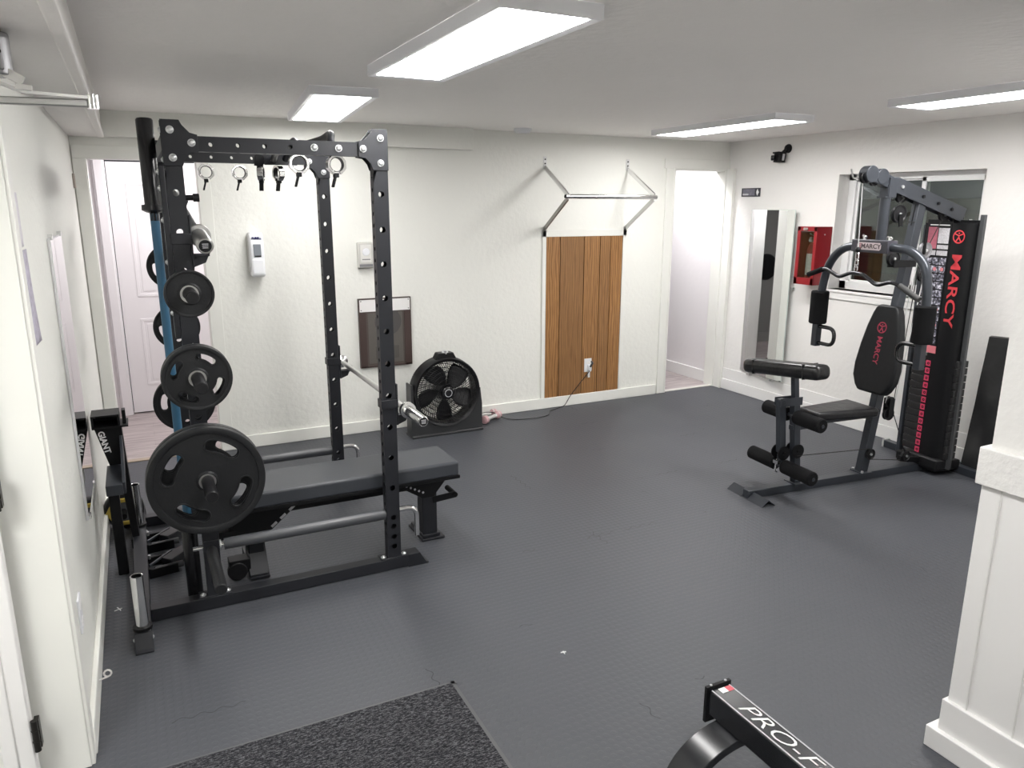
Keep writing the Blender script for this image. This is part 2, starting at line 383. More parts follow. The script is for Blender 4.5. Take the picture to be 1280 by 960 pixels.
def thing(name, label, cat, loc=(0, 0, 0), rotz=0.0, group=None):
    o = bpy.data.objects.new(name, None); COL.objects.link(o); o.location = loc; o.rotation_euler = (0, 0, rotz)
    o.empty_display_size = 0.05; o['label'] = label; o['category'] = cat
    if group: o['group'] = group
    return o
def tag(o, label, cat, group=None):
    o['label'] = label; o['category'] = cat
    if group: o['group'] = group
    return o
def struct(name, mb, m, parent=None, **k):
    o = mb.build(name, m, parent, **k)
    if parent is None: o['kind'] = 'structure'
    return o
def settle(o, base):
    """move the object's origin to base without moving its mesh"""
    b = Vector(base); o.data.transform(Matrix.Translation(-b)); o.location = b; return o
def copy_tree(src, parent=None):
    c = src.copy(); COL.objects.link(c); c.parent = parent
    for ch in list(src.children): copy_tree(ch, c)
    return c
def text(name, body, size, m, origin, ax, ay, parent=None, depth=0.0008, off=(0, 0, 0), align='CENTER', shear=0.0, xs=1.0, bold=0.0, spacing=1.0):
    cu = bpy.data.curves.new(name, 'FONT'); cu.body = body; cu.size = size; cu.extrude = depth; cu.align_x = align; cu.align_y = 'CENTER'
    cu.shear = shear; cu.offset = bold; cu.resolution_u = 3; cu.space_character = spacing
    t = bpy.data.objects.new(name+'_tmp', cu); COL.objects.link(t)
    dg = bpy.context.evaluated_depsgraph_get(); me = bpy.data.meshes.new_from_object(t.evaluated_get(dg))
    bpy.data.objects.remove(t); bpy.data.curves.remove(cu)
    ax, ay = Vector(ax).normalized(), Vector(ay).normalized(); az = ax.cross(ay)
    mm = Matrix((ax*xs, ay, az)).transposed().to_4x4(); mm.translation = Vector(origin)-Vector(off)
    me.transform(mm); me.materials.clear(); me.materials.append(m)
    o = bpy.data.objects.new(name, me); COL.objects.link(o)
    if parent is not None: o.parent = parent
    return o

# ================================================================== ROOM SHELL
YB = 5.50          # back wall face
XR = 4.975         # right wall face
XL = -0.285        # left wall face
ZC = 2.28
# floor
struct('floor', MB().box((-0.9, -1.6, -0.06), (XR+0.02, YB+0.06, 0.0)), FLOOR)
struct('floor_hall_left', MB().box((-0.9, YB+0.06, -0.06), (1.6, 6.95, 0.001)), PLANKS)
struct('floor_hall_right', MB().box((1.62, YB+0.06, -0.06), (5.2, 7.6, 0.001)), PLANKS)
struct('trim_1', MB().box((-0.22, YB+0.005, 0.0), (0.42, YB+0.06, 0.007)), mat('threshold_strip', (0.36, 0.29, 0.22), 0.4, bump=(10, 0.05)), bevel=0.002)
struct('trim_2', MB().box((4.345, YB+0.005, 0.0), (XR, YB+0.06, 0.007)), mat('pale_threshold', (0.62, 0.60, 0.56), 0.4), bevel=0.002)
# ceiling
struct('ceiling', MB().box((-1.6, -1.6, ZC), (5.2, YB+0.12, ZC+0.08)), CEIL)
struct('ceiling_hall_left', MB().box((-0.9, YB+0.12, 2.38), (1.6, 6.95, 2.44)), HALL_WALL)
struct('ceiling_hall_right', MB().box((1.62, YB+0.12, 2.36), (5.2, 7.6, 2.42)), HALL_WALL)
# back wall with two openings
TH = 0.12
mb = MB()
mb.box((-0.45, YB, 0), (-0.21, YB+TH, ZC+0.02))
mb.box((-0.21, YB, 1.995), (0.425, YB+TH, ZC+0.02))
mb.box((0.425, YB, 0), (4.345, YB+TH, ZC+0.02))
mb.box((4.345, YB, 2.035), (XR, YB+TH, ZC+0.02))
struct('wall_back', mb, WALL, smooth=0)
# right wall with window opening y 3.11..4.27, z 1.06..1.955
WY0, WY1, WZ0, WZ1 = 3.115, 4.265, 1.07, 1.955
mb = MB()
mb.box((XR, 1.10, 0), (XR+0.16, WY0, ZC+0.02)); mb.box((XR, WY1, 0), (XR+0.16, YB+TH, ZC+0.02))
mb.box((XR, WY0, 0), (XR+0.16, WY1, WZ0)); mb.box((XR, WY0, WZ1), (XR+0.16, WY1, ZC+0.02))
struct('wall_right', mb, RIGHT_WALL, smooth=0)
# left wall: ends at the entrance opening
struct('wall_left', MB().box((XL-0.14, 2.40, 0), (XL, YB+TH, ZC+0.02)), WALL, smooth=0)
struct('wall_left_front', MB().box((XL-0.14, -1.6, 0), (XL, 1.35, ZC+0.02)).box((XL-0.14, 1.35, 2.04), (XL, 2.40, ZC+0.02)), WALL, smooth=0)
struct('wall_front', MB().box((-1.7, -1.72, 0), (2.4, -1.6, ZC+0.02)), WALL, smooth=0)
struct('wall_entry', MB().box((-1.6, -1.6, -0.05), (-1.5, 3.4, ZC+0.02)).box((-1.5, 3.3, -0.05), (XL-0.14, 3.4, ZC+0.02)), WALL, smooth=0)
struct('floor_entry', MB().box((-1.5, -1.6, -0.06), (-0.9, 3.3, 0.0)), PLANKS)
# the wainscoted partition at the right foreground
mb = MB()
mb.box((2.195, -1.6, 1.03), (2.33, 1.242, ZC+0.02)); mb.box((2.33, 1.10, 0), (XR+0.16, 1.235, ZC+0.02))
struct('wall_right_partition', mb, WHITE_WALL, smooth=0)
mb = MB().box((2.190, -1.6, 0.0), (2.335, 1.252, 0.94))
struct('trim_3', mb, WHITE_TRIM, bevel=0.003)
mb = MB()
for yy in (1.19, 1.05, 0.86, 0.72, 0.53): mb.box((2.186, yy-0.0016, 0.18), (2.1905, yy+0.0016, 0.92))
struct('trim_4', mb, mat('board_line_grey', (0.70, 0.69, 0.67), 0.5))  # thin strips slightly darker than the boards
struct('trim_5', MB().box((2.176, -1.6, 0.915), (2.34, 1.266, 1.03)), mat('rough_ledge_paint', (0.82, 0.81, 0.79), 0.5, bump=(40, 0.5, 4)), bevel=0.004)
struct('baseboard_right_partition', MB().box((2.176, -1.6, 0.0), (2.34, 1.262, 0.182)), WHITE_TRIM, bevel=0.003)
struct('baseboard_right_partition_lower', MB().box((2.158, -1.6, 0.0), (2.34, 1.290, 0.074)), WHITE_TRIM, bevel=0.003)
# dropped soffits
struct('trim_6', MB().box((XL-0.02, -1.6, 2.125), (-0.098, YB+0.01, ZC+0.01)), CEIL, bevel=0.006)
struct('trim_7', MB().box((-0.098, YB-0.075, 2.125), (2.38, YB+0.01, ZC+0.01)), WALL, bevel=0.003)
struct('trim_8', MB().box((-0.125, -1.6, 2.118), (-0.090, YB-0.06, 2.150)), CEIL, bevel=0.006)
# baseboards
struct('baseboard_back', MB().box((0.425, YB-0.018, 0), (4.24, YB, 0.092)), TRIM, bevel=0.004)
struct('baseboard_right', MB().box((XR-0.016, 1.235, 0), (XR, YB-0.1, 0.10)).box((XR-0.008, 1.235, 0.1), (XR, YB-0.1, 0.205)), WHITE_TRIM, bevel=0.004)
struct('baseboard_left', MB().box((XL, 2.44, 0), (XL+0.018, YB, 0.10)), TRIM, bevel=0.004)
# casings : left back opening
mb = MB()
mb.box((0.425, YB-0.014, 0), (0.505, YB, 1.995)).box((-0.28, YB-0.014, 0), (-0.21, YB, 1.995)).box((-0.28, YB-0.014, 1.995), (0.505, YB, 2.075))
mb.box((0.423, YB-0.005, 0), (0.428, YB+TH, 1.995)).box((-0.215, YB-0.005, 0), (-0.205, YB+TH, 1.995))
struct('trim_9', mb, TRIM, bevel=0.003)
# right back doorway casing
mb = MB()
mb.box((4.255, YB-0.014, 0), (4.345, YB, 2.035)).box((4.235, YB-0.014, 2.035), (XR, YB, 2.12))
mb.box((4.335, YB-0.018, 0), (4.352, YB+TH, 2.045)).box((4.94, YB-0.10, 0), (XR, YB-0.0, 2.045)).box((4.93, YB-0.01, 0.0), (XR, YB+TH, 2.045))
mb.box((4.352, YB, 2.022), (4.93, YB+TH, 2.045))
struct('trim_10', mb, TRIM, bevel=0.003)
# entrance casing on left wall
mb = MB()
mb.box((XL-0.14, 2.385, 0), (XL+0.004, 2.40, 2.05))
mb.box((XL-0.002, 2.392, 0), (XL+0.014, 2.455, 2.085)).box((XL-0.002, 1.28, 2.035), (XL+0.014, 2.455, 2.10))
struct('trim_11', mb, TRIM, bevel=0.003)

# hall left: walls and the six panel door
mb = MB().box((-0.9, 6.85, 0), (-0.20, 6.95, 2.44)).box((0.60, 6.85, 0), (1.6, 6.95, 2.44)).box((-0.20, 6.85, 2.10), (0.60, 6.95, 2.44))
struct('wall_hall_left', mb, HALL_WALL, smooth=0)
struct('wall_hall_left_side', MB().box((-0.9, YB+TH, 0), (-0.80, 6.85, 2.44)).box((1.5, YB+TH, 0), (1.6, 6.85, 2.44)), HALL_WALL, smooth=0)
mb = MB()
for a, b in ((-0.225, -0.135), (0.565, 0.655)):
    mb.box((a, 6.825, 0), (b, 6.85, 2.055)).box((a+0.012, 6.812, 0), (b-0.012, 6.828, 2.055))
mb.box((-0.225, 6.825, 2.055), (0.655, 6.85, 2.145)).box((-0.225, 6.812, 2.067), (0.655, 6.828, 2.133))
struct('trim_13', mb, DOOR_WHITE, bevel=0.004)
d = thing('door_1', '', ''); del d['label']; del d['category']; d['kind'] = 'structure'; d.location = (-0.13, 6.85, 0)
mb = MB()
mb.box((-0.13, 6.85, 0.012), (0.56, 6.89, 2.045))
for x0, x1 in ((-0.005, 0.175), (0.265, 0.445)):
    for z0, z1 in ((0.24, 0.80), (0.98, 1.89)):
        mb.box((x0, 6.8455, z0), (x1, 6.851, z0+0.022)).box((x0, 6.8455, z1-0.022), (x1, 6.851, z1))
        mb.box((x0, 6.8455, z0+0.022), (x0+0.022, 6.851, z1-0.022)).box((x1-0.022, 6.8455, z0+0.022), (x1, 6.851, z1-0.022))
        mb.box((x0+0.045, 6.847, z0+0.045), (x1-0.045, 6.851, z1-0.045))
mb.build('panel', DOOR_WHITE, d, off=d.location, bevel=0.0015)
# hall right
struct('wall_hall_right', MB().box((XR+0.02, YB+TH, 0), (XR+0.14, 7.6, 2.42)), HALL_WALL, smooth=0)
struct('wall_hall_right_grey', MB().box((1.62, 7.5, 0), (XR+0.14, 7.6, 2.42)).box((1.62, YB+TH, 0), (1.70, 7.5, 2.42)), GREY_WALL, smooth=0)
struct('baseboard_hall_right', MB().box((XR+0.004, YB+TH, 0), (XR+0.02, 7.5, 0.115)), WHITE_TRIM, bevel=0.003)
struct('baseboard_hall_grey', MB().box((1.70, 7.484, 0), (XR, 7.5, 0.12)), mat('grey_hall_trim', (0.32, 0.31, 0.30), 0.5), bevel=0.003)
HALLPOST = 1
struct('trim_14', MB().box((4.22, 6.00, 0), (4.36, 6.06, 2.36)).box((4.23, 5.992, 0), (4.35, 6.0, 2.36)), WHITE_TRIM, bevel=0.003)
o = MB().lathe([(0, -0.035), (0.12, -0.035), (0.15, -0.03), (0.165, -0.012), (0.165, 0)], (3.13, 7.5, 0.96), (0, 1, 0)).lathe([(0.10, -0.036), (0.11, -0.04), (0.12, -0.036)], (3.13, 7.5, 0.96), (0, 1, 0)).build('wall_gong', BLACK_SATIN)
tag(o, 'round black disc hung on the grey hall wall, seen in the right mirror', 'wall disc')

# entrance door (open, at far left)
d = thing('door_2', '', ''); del d['label']; del d['category']; d['kind'] = 'structure'; d.location = (-0.47, 2.36, 0)
mb = MB().box((-0.452, 2.312, 0.01), (-0.408, 2.352, 2.03)).box((-1.25, 2.318, 0.01), (-0.452, 2.352, 2.03))
for z0, z1 in ((0.2, 0.95), (1.1, 1.85)):
    mb.box((-1.13, 2.308, z0), (-0.55, 2.319, z1))
mb.build('panel', WHITE_TRIM, d, off=d.location, bevel=0.006)
for z in (0.215, 0.965, 1.80):
    m_ = MB().cyl((-0.398, 2.298, z-0.05), (-0.398, 2.298, z+0.05), 0.009, seg=12).box((-0.40, 2.304, z-0.045), (-0.387, 2.330, z+0.045))
    for k in (-0.018, 0.018): m_.cyl((-0.398, 2.298, z+k-0.001), (-0.398, 2.298, z+k+0.001), 0.0105, seg=12)
    m_.build('hinge', HINGE, d, off=d.location)
# far hinge leaf on left corner
o = MB().box((XL, 5.38, 1.815), (XL+0.006, 5.44, 1.90)).cyl((XL+0.008, 5.38, 1.815), (XL+0.008, 5.38, 1.90), 0.007, seg=10).build('painted_hinge', mat('painted_hinge', (0.42, 0.36, 0.32), 0.5))
tag(o, 'small painted-over hinge high on the left wall by the back corner', 'hinge')

# window
wn = thing('window_1', '', ''); del wn['label']; del wn['category']; wn['kind'] = 'structure'; wn.location = (XR+0.12, (WY0+WY1)/2, WZ0)
XF = XR+0.115
VINYL_W = mat('window_vinyl', (0.80, 0.80, 0.80), 0.3)
fw = 0.045
mb = MB().box((XF, WY0, WZ0), (XF+0.05, WY0+fw, WZ1)).box((XF, WY1-fw-0.02, WZ0), (XF+0.05, WY1, WZ1)).box((XF, WY0, WZ1-fw), (XF+0.05, WY1, WZ1)).box((XF, WY0, WZ0), (XF+0.05, WY1, WZ0+fw+0.02))
mb.build('window_frame', VINYL_W, wn, off=wn.location, bevel=0.003)
ym_ = 3.60
mb = MB()
def sash(mb, y0, y1, xs, t=0.032):
    z0, z1 = WZ0+fw+0.01, WZ1-fw+0.01
    mb.box((xs, y0, z0), (xs+0.02, y0+t, z1)).box((xs, y1-t, z0), (xs+0.02, y1, z1)).box((xs, y0, z0), (xs+0.02, y1, z0+t)).box((xs, y0, z1-t), (xs+0.02, y1, z1))
sash(mb, WY0+fw, ym_+0.035, XF-0.008); mb.build('sliding_sash', VINYL_W, wn, off=wn.location, bevel=0.002)
MB().box((XF+0.002, WY0+fw+0.03, WZ0+fw+0.04), (XF+0.006, ym_+0.005, WZ1-fw-0.02)).build('pane', GLASS, wn, off=wn.location, smooth=0)
mb = MB(); sash(mb, ym_, WY1-fw-0.02, XF+0.02, 0.022); mb.build('fixed_sash', VINYL_W, wn, off=wn.location, bevel=0.002)
MB().box((XF+0.028, ym_+0.02, WZ0+fw+0.03), (XF+0.032, WY1-fw-0.04, WZ1-fw-0.012)).build('pane', GLASS, wn, off=wn.location, smooth=0)
MB().box((XR-0.02, WY0-0.03, WZ0-0.022), (XF, WY1+0.03, WZ0)).build('window_sill', WHITE_TRIM, wn, off=wn.location, bevel=0.004)
MB().box((XR-0.012, WY0-0.03, WZ0-0.075), (XR-0.0, WY1+0.03, WZ0-0.022)).build('apron', WHITE_TRIM, wn, off=wn.location, bevel=0.003)
MB().box((XF-0.03, 3.50, WZ0+0.002), (XF-0.008, 3.545, WZ0+0.02)).build('sash_latch', mat('brass_latch', (0.35, 0.28, 0.12), 0.35, metal=0.8), wn, off=wn.location)
# window well outside
struct('wall_outside_well', MB().box((6.15, 1.6, -0.2), (6.3, 7.2, 1.78)), BRICK, smooth=0)
struct('floor_outside_well', MB().box((XR+0.17, 1.6, 0.4), (6.15, 7.2, 0.5)), mat('outside_gravel', (0.10, 0.095, 0.085), 0.9, bump=(30, 1.0)))
struct('wall_outside_upper', MB().box((6.30, 1.6, 1.70), (6.9, 7.2, 1.78)), mat('outside_soil', (0.06, 0.06, 0.05), 0.95, bump=(20, 1.0)))

# ================================================================== CEILING LIGHTS
def make_ceiling_light():
    t = thing('ceiling_light', 'x', 'ceiling light', group='white ceiling panel lights')
    W, Ln = 0.335, 1.26
    z = -0.040
    mb = MB(); e = 0.032; X, Y = W/2, Ln/2
    rings = [[(X, Y, 0.0), (-X, Y, 0.0), (-X, -Y, 0.0), (X, -Y, 0.0)], [(X, Y, z), (-X, Y, z), (-X, -Y, z), (X, -Y, z)],
             [(X-.004, Y-.004, z-0.003), (-X+.004, Y-.004, z-0.003), (-X+.004, -Y+.004, z-0.003), (X-.004, -Y+.004, z-0.003)], [(X-e, Y-e, z+0.005), (-X+e, Y-e, z+0.005), (-X+e, -Y+e, z+0.005), (X-e, -Y+e, z+0.005)],
             [(X-e, Y-e, z+0.012), (-X+e, Y-e, z+0.012), (-X+e, -Y+e, z+0.012), (X-e, -Y+e, z+0.012)]]
    R = [[mb.bm.verts.new(p) for p in r] for r in rings]
    for a, b in zip(R, R[1:]):
        for k in range(4): mb.bm.faces.new((a[k], a[(k+1) % 4], b[(k+1) % 4], b[k]))
    mb.build('frame', FIXTURE, t)
    MB().box((-W/2+0.015, -Ln/2+0.015, z+0.012), (W/2-0.015, Ln/2-0.015, 0.0)).build('housing', mat('fixture_housing', (0.6, 0.6, 0.6), 0.5), t)
    MB().box((-W/2+0.0315, -Ln/2+0.0315, z+0.001), (W/2-0.0315, Ln/2-0.0315, z+0.011)).build('diffuser', LAMP, t)
    return t
L0 = make_ceiling_light()
LIGHTS = [((1.11, 2.60, ZC-0.001), 0.0, 'nearest ceiling panel light, large white panel above the middle of the floor'),
          ((1.065, 4.47, ZC-0.001), -0.10, 'ceiling panel light above the power rack near the back wall'),
          ((3.80, 4.27, ZC-0.001), 0.0, 'slim-looking ceiling panel light in front of the right back doorway'),
          ((3.90, 2.30, ZC-0.001), 0.0, 'ceiling panel light at the right edge above the home gym'),
          ((1.10, 0.05, ZC-0.001), 0.0, 'ceiling panel light above the entrance behind the viewer')]
for i, (lc, rz, lb) in enumerate(LIGHTS):
    o = L0 if i == 0 else copy_tree(L0); o.location = lc; o.rotation_euler.z = rz; o['label'] = lb
    if i == 1:                      # diffuser dimmed so the back wall does not burn out
        for ch in o.children:
            if ch.name.startswith('diffuser'): ch.data = ch.data.copy(); ch.data.materials[0] = LAMP_WEAK
sd = thing('smoke_detector', 'small white round smoke detector on the ceiling by the back wall', 'smoke detector', (2.72, 5.27, ZC))
MB().lathe([(0, 0), (0.068, 0), (0.068, -0.012), (0.055, -0.032), (0.0, -0.036)], (0, 0, 0.001), (0, 0, 1)).build('body', WHITE_PLASTIC, sd)
MB().lathe([(0.045, -0.024), (0.056, -0.026), (0.057, -0.020)], (0, 0, 0), (0, 0, 1)).build('vent_ring', BLACK_SATIN, sd)
# ================================================================== POWER RACK
RO = Vector((0.17, 3.25, 0))
rack = thing('power_rack', 'black steel power rack with drilled uprights and weight pegs on the rubber floor', 'power rack', RO)
T = 0.003
def upright(x0, x1, y0, y1, z0, z1, front=(), side=(), rf=0.0135, rs=0.0095):
    mb = MB(); L_ = z1-z0
    mb.holed((( x0+x1)/2, y0, z0), (0, 0, 1), (1, 0, 0), L_, x1-x0, [z-z0 for z in front], rf, (0, T, 0))
    mb.holed(((x0+x1)/2, y1, z0), (0, 0, 1), (1, 0, 0), L_, x1-x0, [z-z0 for z in front], rf, (0, -T, 0))
    mb.holed((x0, (y0+y1)/2, z0), (0, 0, 1), (0, 1, 0), L_, y1-y0, [z-z0 for z in side], rs, (T, 0, 0))
    mb.holed((x1, (y0+y1)/2, z0), (0, 0, 1), (0, 1, 0), L_, y1-y0, [z-z0 for z in side], rs, (-T, 0, 0))
    mb.box((x0, y0, z1-0.004), (x1, y1, z1)); mb.box((x0, y0, z0), (x1, y1, z0+0.004))
    return mb
FH = [1.763-0.1493*k for k in range(11)] + [0.224, 0.172, 0.122]
SH = [1.83-0.0498*k for k in range(34)]
FX0, FX1, RX0, RX1 = 0.948, 1.012, 0.138, 0.202
NY0, NY1, KY0, KY1 = 3.222, 3.272, 4.290, 4.340
PZ = 2.018
def build(mb, name, m=RACK, parent=rack, **k): return mb.build(name, m, parent, off=RO, **k)
for x0, x1 in ((FX0, FX1), (RX0, RX1)):
    for y0, y1 in ((NY0, NY1), (KY0, KY1)):
        build(upright(x0, x1, y0, y1, 0.058, PZ, FH, SH), 'upright', smooth=0)
# floor beams with sloped feet
def foot(mb, p, d):
    """sloped foot plate at beam end p pointing along d (2-D)"""
    d = Vector((d[0], d[1], 0)); s_ = Vector((-d.y, d.x, 0))
    mb.prism([(-0.055, 0.066), (0.005, 0.066), (0.036, 0.012), (0.050, 0.008), (0.050, 0.0), (-0.055, 0)], Vector((p[0], p[1], 0))-s_*0.033, d, (0, 0, 1), s_*0.066)
for y in (NY0, KY0):
    mb = MB().box((-0.09, y-0.004, 0.004), (1.10, y+0.054, 0.058)); foot(mb, (1.10, y+0.025), (1, 0))
    for xx in (FX0, RX0): mb.box((xx-0.035, y-0.002, 0.058), (xx+0.099, y+0.062, 0.064))
    build(mb, 'foot_beam', bevel=0.002)
mb = MB().box((-0.150, 3.03, 0.004), (-0.090, 4.46, 0.07)); foot(mb, (-0.12, 3.03), (0, -1)); foot(mb, (-0.12, 4.46), (0, 1))
build(mb, 'rear_floor_beam', GUNMETAL if False else RACK, bevel=0.002)
# base bolts
BOLT0 = None
def bolt(_, p, d, r=0.0125):
    global BOLT0
    if BOLT0 is None:
        BOLT0 = MB().cyl((0, 0, 0), (0, 0, 0.004), 0.0144, seg=16).lathe([(0, 0.012), (0.0069, 0.0105), (0.0125, 0.004), (0.0125, 0.0)], (0, 0, 0), (0, 0, 1), seg=14).build('bolt', BOLT, rack); o = BOLT0
    else:
        o = BOLT0.copy(); COL.objects.link(o); o.parent = rack
    o.location = Vector(p)-RO; o.rotation_mode = 'QUATERNION'; o.rotation_quaternion = Vector((0, 0, 1)).rotation_difference(Vector(d)); k = r/0.0125; o.scale = (k, k, k)
for y in (NY0, KY0):
    for xx in (FX0, RX0):
        for dx in (-0.019, 0.082): bolt(0, (xx+dx, y+0.02, 0.064), (0, 0, 1), 0.011)
for yy in (3.06, 4.16):
    bolt(0, (-0.150, yy-0.03, 0.04), (-1, 0, 0), 0.009); bolt(0, (-0.090, yy-0.03, 0.04), (1, 0, 0), 0.009)
# top side beams
BZ0, BZ1 = 1.921, 1.972
for y in (NY0, KY0):
    BZ0, BZ1 = (1.917, 1.974) if y == NY0 else (1.930, 1.986)
    mb = MB(); holes = [0.31+0.1*k-0.202 for k in range(8)]
    L_ = FX0-RX1
    hs = [h for h in holes if 0.03 < h < L_-0.02]
    mb.holed((RX1, y+0.004, (BZ0+BZ1)/2), (1, 0, 0), (0, 0, 1), L_, BZ1-BZ0, hs, 0.0088, (0, T, 0))
    mb.holed((RX1, y+0.046, (BZ0+BZ1)/2), (1, 0, 0), (0, 0, 1), L_, BZ1-BZ0, hs, 0.0088, (0, -T, 0))
    mb.holed((RX1, y+0.025, BZ0), (1, 0, 0), (0, 1, 0), L_, 0.042, hs, 0.0088, (0, 0, T)); mb.holed((RX1, y+0.025, BZ1), (1, 0, 0), (0, 1, 0), L_, 0.042, hs, 0.0088, (0, 0, -T))
    build(mb, 'top_side_beam', smooth=0)
# cross beam at the rear top and low rear brace
for z0, z1, x0, x1 in ((1.925, 1.985, RX0+0.002, RX1-0.002), (0.36, 0.42, RX0+0.002, RX1-0.002)):
    build(MB().box((x0, NY1, z0), (x1, KY0, z1)), 'rear_cross_beam', bevel=0.002)
# gusset plates: near and far face of every top corner
gf = [(0.015, 2.030), (-0.051, 2.030), (-0.060, 2.012), (-0.085, 1.985), (-0.112, 1.978), (-0.112, 1.914), (-0.082, 1.910), (-0.062, 1.888), (-0.053, 1.862), (0.015, 1.862)]
def gusset(xc, sgn, yf, t):
    pts = [(xc+sgn*x, z) for x, z in gf]
    return MB().prism(pts, (0, yf, 0), (1, 0, 0), (0, 0, 1), (0, t, 0))
for yf, t in ((NY0-0.006, 0.006), (NY1, 0.006), (KY0-0.006, 0.006), (KY1, 0.006)):
    build(gusset(FX1-0.013, 1, yf, t), 'gusset_plate', bevel=0.0012)
    build(gusset(RX0+0.013, -1, yf, t), 'gusset_plate', bevel=0.0012)
mb = MB()
for x, z in ((FX1-0.030, 1.993), (FX0-0.042, 1.948), (FX1-0.032, 1.892), (RX0+0.030, 1.993), (RX1+0.038, 1.948), (RX0+0.032, 1.892)):
    for y, d_ in ((NY0-0.006, -1), (KY0-0.006, -1), (NY1+0.006, 1), (KY1+0.006, 1)): bolt(mb, (x, y, z), (0, d_, 0))
for x in (0.705, 0.805):
    bolt(mb, (x, NY0+0.004, 1.947), (0, -1, 0)); bolt(mb, (x, KY0+0.004, 1.947), (0, -1, 0), 0.011)
for y in (NY0+0.03, KY0+0.03):
    for z in (1.995, 1.885): bolt(mb, (RX0, y, z), (-1, 0, 0), 0.010); bolt(mb, (FX1, y, z), (1, 0, 0), 0.010)
    for z in (1.36, 1.05): bolt(mb, (RX0, y, z), (-1, 0, 0), 0.008)
# multi grip pull-up bar between the top beams
pp = [(0.79, NY1+0.0, 1.955), (0.80, 3.34, 1.985), (0.83, 3.44, 2.028), (0.82, 3.56, 2.008), (0.79, 3.72, 2.0), (0.79, 3.95, 2.0), (0.80, 4.06, 2.025), (0.80, 4.16, 2.05), (0.79, 4.24, 1.985), (0.78, KY0, 1.955)]
pb = build(MB().tube(pp, 0.016, seg=14, fillet=0.05), 'pull_up_bar', RACK)
pp2 = [(0.72, NY1, 1.95), (0.70, 3.45, 1.975), (0.70, 4.1, 1.975), (0.72, KY0, 1.95)]
build(MB().tube(pp2, 0.016, seg=14, fillet=0.05), 'pull_up_bar', RACK)
for ya in (NY1, KY0-0.006): build(MB().box((0.67, ya, 1.925), (0.84, ya+0.006, 1.97)), 'pull_up_bar_bracket')
# strap hanging over the far beam
build(MB().box((0.622, KY0-0.004, 1.915), (0.668, KY0+0.001, 1.975), rot=(0, 0.2, 0)), 'hanging_magnet', BLACK)
# weight pegs on both sides of the rear uprights
PEGZ = (1.40, 1.075, 0.655, 0.275)
PXC = 0.170
for z in PEGZ:
    for ya, yb in ((NY0, 2.845), (KY1, 4.68)):
        s_ = -1 if yb < ya else 1
        mb = MB().box((PXC-0.03, min(ya, ya+s_*0.005), z-0.045), (PXC+0.03, max(ya, ya+s_*0.005), z+0.045))
        build(mb, 'peg_flange', bevel=0.001)
        mb = MB().lathe([(0, 0), (0.0235, 0), (0.0235, abs(yb-ya)-0.004), (0.0205, abs(yb-ya)), (0, abs(yb-ya))], (PXC, ya+s_*0.003, z), (0, s_, 0), seg=24)
        p_ = build(mb, 'weight_peg', BLACK_SATIN if z > 0.3 else RUBBER)
# vertical bar holder sleeves on the rear floor beam
for yy in (3.06, 4.16):
    mb = MB().tube([(-0.120, yy, 0.072), (-0.120, yy, 0.30)], 0.0235, seg=22, caps=False).tube([(-0.120, yy, 0.074), (-0.120, yy, 0.299)], 0.020, seg=22, caps=False)
    mb.lathe([(0.0200, 0.299), (0.0235, 0.300)], (-0.12, yy, 0), (0, 0, 1), seg=22)
    h = build(mb, 'bar_holder_tube', CHROME, label='chrome vertical bar holder tube')
    build(MB().lathe([(0.024, 0.070), (0.036, 0.070), (0.036, 0.082), (0.024, 0.082)], (-0.12, yy, 0), (0, 0, 1), seg=24, closed=True), 'flange', BLACK, h)
    build(MB().lathe([(0, 0.285), (0.0195, 0.285), (0.0195, 0.297)], (-0.12, yy, 0), (0, 0, 1), seg=18), 'inner_cap', BLACK, h)
# pipe safeties with bent chrome pins
for yc in (NY0+0.03, KY0+0.03):
    zc = 0.281
    p_ = build(MB().cyl((RX1+0.022, yc, zc), (FX0, yc, zc), 0.025, seg=24), 'safety_pipe', PIPE, label='grey coated safety pipe')
    build(MB().tube([(RX0-0.04, yc, zc), (RX1+0.03, yc, zc)], 0.0105, seg=12), 'pin_tail', CHROME, p_)
    build(MB().lathe([(0.011, 0), (0.022, 0), (0.022, 0.006), (0.011, 0.006)], (RX1+0.004, yc, zc), (1, 0, 0), closed=True, seg=18), 'washer', BOLT, p_)
    build(MB().tube([(FX1-0.01, yc, zc+0.012), (1.105, yc, zc+0.012), (1.105, yc, 0.145)], 0.0125, seg=14, fillet=0.05), 'bent_handle', CHROME, p_)
# J hooks : front pair (outside front face), rear pair (inside)
def j_hook(xface, y0, y1, z, name='j_hook', hang=None):
    """hook on the +x face of an upright at bar height z"""
    yc = (y0+y1)/2
    mb = MB().box((xface+0.002, y0-0.004, z-0.09), (xface+0.009, y1+0.004, z+0.105))
    mb.box((xface+0.008, y0+0.005, z-0.055), (xface+0.068, y1-0.005, z-0.045))
    mb.prism([(0.0, 0.0), (0.058, 0.0), (0.045, -0.028), (0.0, -0.045)], (xface+0.008, yc-0.004, z-0.053), (1, 0, 0), (0, 0, 1), (0, 0.008, 0))
    mb.box((xface+0.062, y0+0.005, z-0.055), (xface+0.072, y1-0.005, z-0.020), rot=(0, 0.45, 0))
    mb.box((xface-0.069, y0-0.007, z-0.006), (xface+0.009, y0-0.001, z+0.034)); mb.box((xface-0.069, y1+0.001, z-0.006), (xface+0.009, y1+0.007, z+0.034))
    mb.box((xface-0.070, y0-0.007, z-0.006), (xface-0.065, y1+0.007, z+0.034))
    return build(mb, name, bevel=0.0015)
BZF, BZR = 0.815, 1.575
for y0, y1 in ((NY0, NY1), (KY0, KY1)):
    j_hook(FX1, y0, y1, BZF); j_hook(RX1, y0, y1, BZR if y0 < 4 else BZR+0.185)
